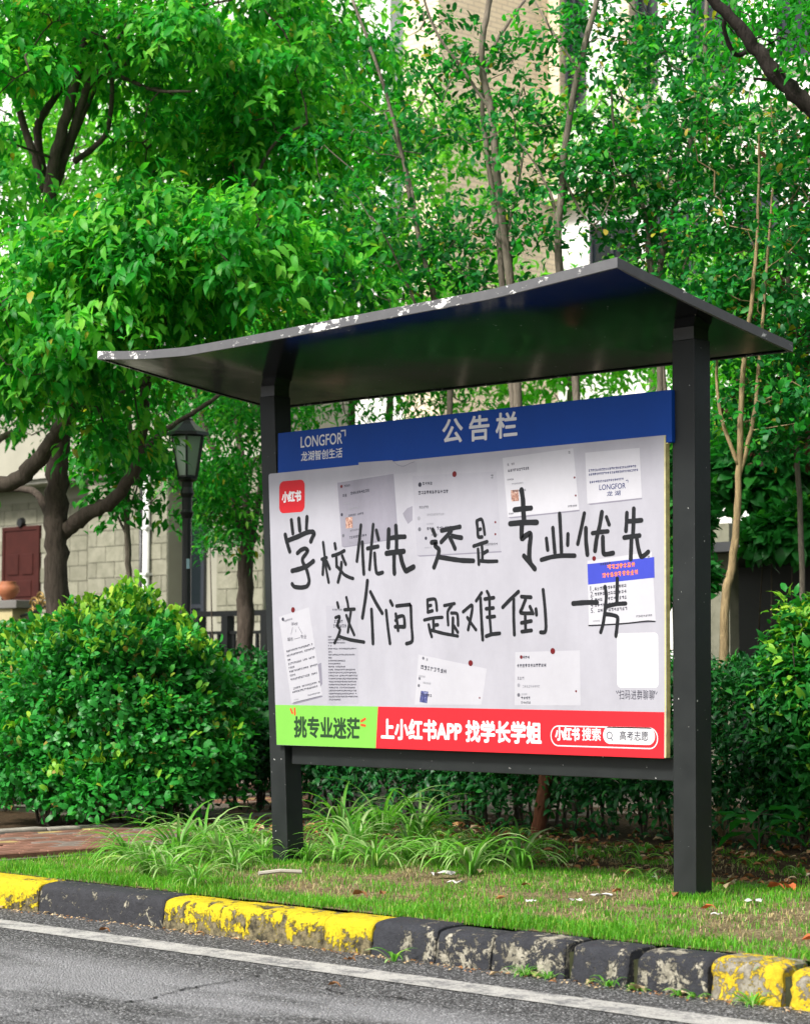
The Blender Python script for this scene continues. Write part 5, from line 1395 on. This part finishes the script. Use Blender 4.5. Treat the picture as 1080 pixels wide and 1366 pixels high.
small_print([(bp(558, 873)), bp(649, 892), bp(645, 945), bp(553, 936)], [(.12, .04, .16, .06, 1), (.05, .2, .45, .10, 0), (.03, .42, .12, .05, 2), (.1, .55, .22, .05, 2), (.08, .8, .26, .07, 0)], INK)
flat('tiny_picture', [(561.5, 921.5), (571, 922.5), (569.5, 938), (559.5, 936.5)], M['photo2'], .0030)
for p in ((564.5, 878), (559.5, 905), (558.5, 914.5)): disc(*p, .008, M['ink_grey'], .0034, 'avatar')
disc(639.5, 931, .005, M['pin'], .0034, 'heart')
q = note([(687, 870), (773, 867.5), (774, 941), (686, 941)], M['paper_lite'], edge=False, label='note below the handwriting with short comment lines')
small_print(q, [(.12, .07, .24, .06, 0), (.03, .22, .5, .07, 0), (.04, .46, .15, .06, 1), (.12, .62, .4, .05, 2), (.1, .77, .19, .04, 2), (.1, .83, .25, .06, 0), (.1, .92, .25, .05, 1)], INK)
for p, m_ in (((695, 876.5), 'pin'), ((691.5, 914), 'ink_light'), ((691.5, 927), 'ink_grey')): disc(*p, .0095, M[m_], .0034, 'avatar')
disc(768, 922, .0055, M['pin'], .0034, 'heart')
for p in ((606, 632.5), (391, 813.5), (627.5, 884.5), (737, 868.5)): disc(*p, .0155, M['pin'], .0044, 'printed_pin')
# ------------------------------------------------------------------ grass
def blades(n, xf, hmin, hmax, wd, lean=.55, dens=None):
    P = xf(n)
    if dens is not None: P = P[rng.random(len(P)) < dens(P)]
    n = len(P)
    Z = np.array([max(lawn_h(x, y), bed_h(x, y)) for x, y in P])
    O = np.stack([P[:, 0], P[:, 1], Z - .004], -1)
    h = rng.uniform(hmin, hmax, n); a = rng.uniform(0, 2 * np.pi, n); ln = rng.uniform(.1, lean, n)
    d = np.stack([np.cos(a), np.sin(a), np.zeros(n)], -1); s = np.stack([-np.sin(a), np.cos(a), np.zeros(n)], -1)
    up = np.array([0, 0, 1.0])
    w_ = wd * rng.uniform(.7, 1.3, n)
    p1 = O + up * (h * .55)[:, None] + d * (h * ln * .25)[:, None]
    p2 = O + up * (h * (1 - ln * .3))[:, None] + d * (h * ln)[:, None]
    V = np.stack([O - s * w_[:, None] / 2, O + s * w_[:, None] / 2, p1 + s * w_[:, None] * .4, p1 - s * w_[:, None] * .4, p2], 1).reshape(-1, 3)
    b0 = np.arange(n) * 5
    F = np.concatenate([np.stack([b0, b0 + 1, b0 + 2], -1), np.stack([b0, b0 + 2, b0 + 3], -1), np.stack([b0 + 3, b0 + 2, b0 + 4], -1)])
    return V, F
def nz(P, s, o=0): return np.array([mnoise.noise(Vector((x * s, y * s, o))) for x, y in P])
def strip(x0, x1, y0, y1): return lambda n: np.stack([rng.uniform(x0, x1, n), rng.uniform(y0, y1, n)], -1)
def dn(P):
    y = P[:, 1]; x = P[:, 0]
    front = np.clip((-.98 + .35 * nz(P, 1.1, 6) - y) / .25, 0, 1)              # thick along the kerb
    patch = np.clip(.56 + 1.7 * nz(P, 1.6) + 1.2 * nz(P, 5, 3), .06, 1)
    left = np.clip((-2.3 - x) / 1.0, 0, 1)               # and lush at the left
    back = np.clip((y - .15) / .4, 0, 1) * .7
    d = np.maximum.reduce([front * .95, patch * .75, left * .9, back])
    for fx in (-2.75, .08): d = np.maximum(d, np.exp(-(((x - fx) / .16) ** 2 + ((y - .09) / .15) ** 2)))  # denser at the post feet, added for contact shade
    onp = (x < -3.95) & (y > -1.0 + .25 * nz(P, 2, 8)) & ~((x > -4.9) & (y > .1))
    d[onp] = .0
    d[y > .85] *= np.clip(.10 + 1.3 * nz(P[y > .85], 2.5, 5), .03, .6)
    return d
V1, F1 = blades(250000, strip(-8, 3.2, -1.43, 2.3), .014, .046, .0038, lean=1.0, dens=dn)
V2, F2 = blades(30000, strip(-7, 3.2, -1.44, -1.15), .02, .065, .0040, lean=1.1, dens=lambda P: np.clip(.35 + 2.2 * nz(P, 2.2, 1), .04, 1))
me = mesh_np('grass', np.concatenate([V1, V2]), np.concatenate([F1, F2 + len(V1)]), M['grass'], smooth=True)
tag(place('grass', me), 'short bright green grass of the verge between kerb and hedge', 'grass', kind='stuff')
V1, F1 = blades(46000, strip(-7, 3.2, -1.35, 1.4), .012, .04, .0038, lean=2.2, dens=lambda P: np.clip(.42 + 1.2 * nz(P, 1.9, 7), .05, .9) * ~((P[:, 0] < -3.9)))
tag(place('dry_grass', mesh_np('dry_grass', V1, F1, M['grass_dry'], smooth=True)), 'dry straw-coloured grass blades in the bare patches of the verge', 'grass', kind='stuff')

# arching clumps of long-bladed grass
def clump_me(n, L, wd, seed, pale=.25, up=1.0):
    r_ = np.random.default_rng(seed); V = []; F = []; mi = []
    for k in range(n):
        a = r_.uniform(0, 2 * np.pi); l = L * r_.uniform(.6, 1.15); w_ = wd * r_.uniform(.75, 1.2); e0 = r_.uniform(.9, 1.45) * up
        d = np.array([math.cos(a), math.sin(a), 0]); s = np.array([-math.sin(a), math.cos(a), 0]); p = d * r_.uniform(0, .03); el = min(e0, 1.52); n0 = len(V); seg = 7
        cur = r_.uniform(.22, .40)
        tw = r_.uniform(-.5, .5)
        for i in range(seg + 1):
            t = i / seg; ww = w_ * (1 - t ** 2.2) * (.55 + .6 * min(1, t * 3)) + .0004
            sd = s * math.cos(tw * t) + np.array([0, 0, 1]) * math.sin(tw * t)
            V += [tuple(p - sd * ww / 2), tuple(p + np.array([0, 0, -ww * .18])), tuple(p + sd * ww / 2)]
            p = p + (d * math.cos(el) + np.array([0, 0, 1]) * math.sin(el)) * l / seg; el -= cur
        for i in range(seg):
            for q in (0, 1):
                F.append((n0 + 3 * i + q, n0 + 3 * i + q + 1, n0 + 3 * i + q + 4, n0 + 3 * i + q + 3)); mi.append(1 if (k < n * pale and True) else 0)
    V = np.array(V); V[:, 2] = np.maximum(V[:, 2], .004)
    return mesh_np('blades', V, np.array(F), [M['clump'], M['clump_pale']], mi, smooth=True)
CM = [clump_me(64, .32, .0125, 1, .45), clump_me(56, .28, .012, 2, .4), clump_me(50, .37, .0125, 3, .25), clump_me(38, .30, .014, 4, .5)]
CL_ = [(195, 1168, 0, 1.0, 'arching grass clump nearest the kerb at the left'), (238, 1150, 2, 1.15, 'tall grass clump in front of the big rounded bush'), (292, 1152, 1, 1.1, 'grass clump between the big bush and the left post'), (262, 1182, 1, .75, 'low grass clump close to the kerb below the big bush'), (330, 1135, 2, .8, 'dark grass clump just left of the left post'),
       (452, 1152, 1, 1.0, 'pale arching grass clump right of the left post'), (500, 1160, 0, .9, 'grass clump under the green strip of the poster'), (548, 1150, 2, 1.0, 'tall grass clump under the start of the red strip'), (588, 1158, 0, .95, 'full arching grass clump under the middle of the board'), (628, 1168, 3, 1.15, 'spiky pale grass clump under the middle of the red strip'), (694, 1162, 3, 1.1, 'sparse grass clump right of the middle, beside the brown stump'),
       (455, 1120, 2, 1.2, 'tall dark grass clump behind the left post'), (510, 1118, 2, 1.3, 'tall grass clump behind the front row, left of the middle'), (560, 1118, 2, 1.1, 'tall grass clump at the foot of the hedge'), (410, 1150, 1, .7, 'small grass clump at the foot of the left post'), (170, 1150, 2, .8, 'thin grass clump at the left foot of the big rounded bush'), (225, 1172, 3, .9, 'pale grass clump between two others near the kerb'), (315, 1160, 3, .8, 'pale spiky grass clump left of the left post'), (272, 1140, 0, 1.2, 'broad arching grass clump against the big rounded bush'), (350, 1148, 1, .8, 'drooping grass clump touching the left post'), (475, 1135, 3, 1.2, 'upright pale grass clump in the second row right of the left post'), (655, 1150, 2, .8, 'thin grass clump behind the spiky pale one')]
for k, (px, py, mi_, s, lab) in enumerate(CL_):
    p = onZ(px, py, 0)
    t = thing('grass_clump', (p[0], p[1], lawn_h(p[0], p[1])), lab, 'grass clump', 'arching grass clumps on the verge', rz=k * 1.3)
    t.scale = (s * 1.22, s * 1.22, s * 1.28)
    o = bpy.data.objects.new('blades', CM[mi_]); COL.objects.link(o); o.parent = t; o['kind'] = 'stuff'
# weeds in the kerb joints
def weed(px, py, z, n, L, wd, lab, rz, grp='weeds growing along the foot of the kerb', up=1.0):
    p = onZ(px, py, z); p[1] = min(p[1], -1.645) if z == ROAD_Z else p[1]; t = thing('weed', (p[0], p[1], z), lab, 'weed', grp, rz)
    o = bpy.data.objects.new('blades', clump_me(n, L, wd, int(px), .15, up)); COL.objects.link(o); o.parent = t; o['kind'] = 'stuff'
weed(525, 1283, ROAD_Z, 9, .13, .016, 'broad-leaved weed at the joint of yellow and black kerb', .3)
weed(742, 1296, ROAD_Z, 60, .10, .004, 'tuft of fine grass in the gap of the black kerb stones', 1)
weed(760, 1302, ROAD_Z, 40, .07, .004, 'small fine tuft right of the kerb gap', 2)
weed(838, 1312, ROAD_Z, 16, .09, .010, 'broad-bladed weed in front of the second kerb gap', 2.5)
weed(883, 1317, ROAD_Z, 40, .06, .004, 'fine grass tuft below the black kerb near the right', .5)
weed(928, 1326, ROAD_Z, 10, .08, .013, 'small broad-leaved weed at the worn yellow kerb', 1.5)
weed(962, 1326, ROAD_Z, 14, .07, .009, 'weed between black and worn yellow kerb stones', .9)
weed(1022, 1338, ROAD_Z, 30, .10, .008, 'leafy weed in the joint of the two last yellow stones', 1.9)
weed(1042, 1300, -.05, 60, .12, .004, 'long grass hanging over the kerb at the right edge', .2)
# broad-leaved plant right of the right post
def broad_plant(px, py, lab, n, L):
    p = onZ(px, py, 0); t = thing('broad_leaved_plant', (p[0], p[1], 0), lab, 'plant')
    tm = MB(); h0 = np.array([p[0], p[1], 0])
    for k in range(n):
        a = k * 2.4 + .4; e = rng.uniform(-.1, .5)
        o = h0 + np.array([0, 0, .16 + .05 * (k % 3)]); d = np.array([math.cos(a) * math.cos(e), math.sin(a) * math.cos(e), math.sin(e)])
        O = o + d * .08
        tm.tube([h0 + np.array([0, 0, .0]), o, O], .004, 4, cap=False)
        v, f, _ = leaves(O[None], (d + np.array([0, 0, -.25]))[None], np.array([[0, 0, 1.0]]), np.array([L * rng.uniform(.8, 1.15)]), .52)
        place('leaf', mesh_np('leaf', v, f, M['lf_hedge'], smooth=True), t)
    tm.build('stem', M['bark_dark'], t)
broad_plant(1012, 1148, 'broad-leaved dark plant before the hedge, right of the right post', 10, .24)
broad_plant(1068, 1140, 'small broad-leaved plant at the foot of the hedge, right edge', 6, .11)

# red-brown stump of a stem behind the board
mb_ = MB()
p = onZ(722, 1118, 0)
mb_.tube(smooth_line([(p[0] - .05, p[1], -.03), (p[0] + .0, p[1], .20), (p[0] + .05, p[1] + .02, .6), (p[0] + .05, p[1], 1.1)]), .045, 9, wob=.2)
tag(mb_.build('tree_stem', bark_mat('bark_redbrown', (.20, .075, .035), (.14, .06, .035)), loc=(p[0], p[1], 0), smooth=True), 'bare red-brown stem under the beam, right of the middle', 'tree stem')

# ------------------------------------------------------------------ fallen leaves and litter
def dead_leaf(px, py, z, L, mat, lab, rz, W=.55, grp='fallen leaves on the verge and road'):
    p = onZ(px, py, z); zz = z + .004
    if z < -.1: p[1] = min(p[1], -1.66)
    if z > -.1 and p[1] < .9: zz = lawn_h(p[0], p[1]) + .018
    d = np.array([[math.cos(rz), math.sin(rz), .04]])
    v, f, _ = leaves(np.array([[p[0], p[1], zz]]), d, np.array([[.25 * math.sin(rz * 3), .25 * math.cos(rz * 2), 1.0]]), np.array([L]), W, fold=.22)
    me = mesh_np('fallen_leaf', v, f, M[mat], smooth=True)
    tag(place('fallen_leaf', me, loc=(p[0], p[1], zz)), lab, 'fallen leaf', grp)
for a in [(132, 1242, ROAD_Z, .07, 'dead', 'brown leaf on the road beside the black kerb at the left', .3), (77, 1218, ROAD_Z, .05, 'dead_pale', 'pale leaf at the foot of the black kerb', 1.2), (18, 1211, ROAD_Z, .05, 'dead_pale', 'pale leaf at the foot of the yellow kerb, left edge', 2.1),
          (265, 1246, ROAD_Z, .045, 'dead', 'small brown leaf at the foot of the long yellow kerb', .8), (463, 1281, ROAD_Z, .05, 'dead', 'brown leaf at the foot of the kerb before the broad-leaved weed', .1), (437, 1315, ROAD_Z, .06, 'dead', 'orange-brown leaf on the road beyond the white line', .4),
          (652, 1302, ROAD_Z, .06, 'dead_pale', 'cream leaf standing at the foot of the black kerb', 1.3), (731, 1302, ROAD_Z, .09, 'dead_pale', 'long tan leaf by the grass tuft in the kerb gap', 2.2), (832, 1306, ROAD_Z, .08, 'dead_pale', 'narrow yellow leaf before the second kerb gap', 1.5), (848, 1319, ROAD_Z, .10, 'dead_pale', 'flat tan leaf on the road below the second kerb gap', 0), (896, 1312, ROAD_Z, .07, 'dead_pale', 'curled brown leaf leaning on the black kerb', 1.7), (928, 1324, ROAD_Z, .07, 'dead_pale', 'pale leaf by the weed at the worn yellow kerb', .6),
          (660, 1204, 0, .07, 'dead', 'orange-brown leaf in the middle of the bare verge', .9), (639, 1171, 0, .08, 'dead_pale', 'pale brown leaf between the two right grass clumps', 2.3), (695, 1184, 0, .06, 'dead', 'small red-brown leaf below the sparse grass clump', .2), (816, 1193, 0, .07, 'dead', 'brown leaf left of the right post', 1.5), (512, 1200, 0, .07, 'dead', 'brown leaf on the verge below the pale clump', 2.6), (470, 1197, 0, .10, 'dead', 'long brown leaf on the verge at the left of the bare patch', .1),
          (934, 1217, 0, .08, 'dead_red', 'red leaf right of the foot of the right post', .5), (1022, 1189, 0, .11, 'dead_red', 'big orange-red leaf on the verge, left of a pair', .1), (1047, 1190, 0, .11, 'dead_red', 'big orange-red leaf on the verge, right of a pair', -.5), (1068, 1257, 0, .09, 'dead_red', 'orange leaf on the grass at the right edge', .7), (898, 1202, 0, .08, 'dead', 'brown leaf at the foot of the right post', 2.0), (985, 1165, 0, .09, 'dead', 'brown leaf under the hedge right of the post', 1.0)]:
    dead_leaf(*a)
def scrap(px, py, L, lab, z=0, asp=.5, seed=1):
    r_ = random.Random(seed); p = onZ(px, py, z); zz = (lawn_h(p[0], p[1]) if z == 0 else z) + .018
    n = 7; V = []
    for i in range(n):
        for j in range(4):
            V.append((p[0] + (i / (n - 1) - .5) * L * _rt[0] - (j / 3 - .5) * L * asp * _rt[1] + r_.uniform(-.1, .1) * L, p[1] + (i / (n - 1) - .5) * L * _rt[1] + (j / 3 - .5) * L * asp * _rt[0] + r_.uniform(-.1, .1) * L, zz + r_.uniform(0, .22) * L))
    F = [(i * 4 + j, (i + 1) * 4 + j, (i + 1) * 4 + j + 1, i * 4 + j + 1) for i in range(n - 1) for j in range(3)]
    me = mesh_np('paper_scrap', V, np.array(F), M['tissue'])
    tag(place('paper_scrap', me, loc=(p[0], p[1], zz)), lab, 'litter', 'scraps of white paper on the verge')
scrap(590, 1174, .12, 'crumpled white tissue below the full grass clump', seed=2)
scrap(608, 1182, .09, 'flat strip of white paper right of the tissue', asp=.25, seed=3)
scrap(1004, 1211, .07, 'crumpled white scrap right of the right post', asp=.8, seed=4)
scrap(766, 1205, .06, 'small white scrap left of a longer one on the bare verge', seed=5)
scrap(801, 1200, .09, 'longer white scrap between bare verge and right post', asp=.3, seed=6)
scrap(875, 1175, .05, 'small white scrap just left of the foot of the right post', asp=.7, seed=7)
scrap(708, 1207, .05, 'pale little scrap right of the orange-brown leaf', seed=8)
scrap(955, 1226, .05, 'tiny white scrap between the right post and the right edge', seed=9)
# white stick on the grass
p, q_ = onZ(345, 1173, 0), onZ(402, 1171, 0)
b = MB(); b.tube([(*p[:2], lawn_h(*p[:2]) + .03), ((p[0] + q_[0]) / 2, (p[1] + q_[1]) / 2, lawn_h(*p[:2]) + .04), (*q_[:2], lawn_h(*q_[:2]) + .03)], .011, 7)
tag(b.build('stick', plain('weathered_pale_wood', (.40, .37, .31), .8), loc=tuple(p)), 'pale peeled stick lying on the grass below the left post', 'stick')
# leaf litter under the hedge
n = 1500
P = np.stack([rng.uniform(-5.5, 3.2, n), .5 + rng.random(n) ** .8 * 2.3], -1)
Z = np.array([.008 + max(lawn_h(x, y), bed_h(x, y)) for x, y in P])
a = rng.uniform(0, 2 * np.pi, n)
v, f, k = leaves(np.stack([P[:, 0], P[:, 1], Z + rng.uniform(0, .02, n)], -1), np.stack([np.cos(a), np.sin(a), rng.uniform(-.15, .3, n)], -1), norm(np.array([0, 0, 1.0]) + rdir(n) * .45), rng.uniform(.03, .085, n), .55, fold=.2)
me = mesh_np('leaf_litter', v, f, [M['dead'], M['dead_pale']], np.repeat((rng.random(n) < .3).astype(np.int32), k), smooth=True)
tag(place('leaf_litter', me), 'brown dead leaves scattered over the soil under the hedge', 'leaf litter', kind='stuff')
# grit and small leaf crumbs in the gutter
n = 900
P = np.stack([rng.uniform(-7, 3, n), -1.63 - np.abs(rng.normal(0, .05, n))], -1); a = rng.uniform(0, 2 * np.pi, n)
v, f, k = leaves(np.stack([P[:, 0], P[:, 1], np.full(n, ROAD_Z + .003)], -1), np.stack([np.cos(a), np.sin(a), rng.uniform(0, .3, n)], -1), norm(np.array([0, 0, 1.0]) + rdir(n) * .4), rng.uniform(.008, .028, n), .6, tmpl='far', fold=.2)
me = mesh_np('gutter_debris', v, f, [M['dead'], M['dead_pale']], np.repeat((rng.random(n) < .5).astype(np.int32), k))
tag(place('gutter_debris', me), 'leaf crumbs and grit along the foot of the kerb', 'debris', kind='stuff')

# low weeds and seedlings on the soil between verge and hedge
SM = [clump_me(12, .13, .012, 51, .1), clump_me(18, .10, .007, 52, .2), clump_me(8, .16, .016, 53, 0)]
for k in range(34):
    x, y = rng.uniform(-3.6, 1.6), rng.uniform(.55, 2.1)
    t = thing('seedling', (x, y, max(lawn_h(x, y), bed_h(x, y))), 'small green seedling on the leaf-strewn soil before the hedge', 'seedling', 'seedlings on the soil before the hedge', rz=k * 1.7)
    t.scale = (rng.uniform(.7, 1.4),) * 3
    o = bpy.data.objects.new('blades', SM[k % 3]); COL.objects.link(o); o.parent = t; o['kind'] = 'stuff'

V3, F3 = [], []  # extra blades added at the post feet to deepen the contact shade
for fx, fy in ((-2.75, .09), (.08, .09)):
    for (a0, a1, b0, b1) in ((fx - .12, fx + .12, -.03, .03), (fx + .06, fx + .12, .0, .2)):
        v, f = blades(260, strip(a0, a1, b0, b1), .015, .05, .0045, lean=.8); F3.append(f + sum(len(q) for q in V3)); V3.append(v)
tag(place('post_grass', mesh_np('post_grass', np.concatenate(V3), np.concatenate(F3), M['grass'], smooth=True)), 'extra grass added round the feet of the posts for contact shade', 'grass', kind='stuff')
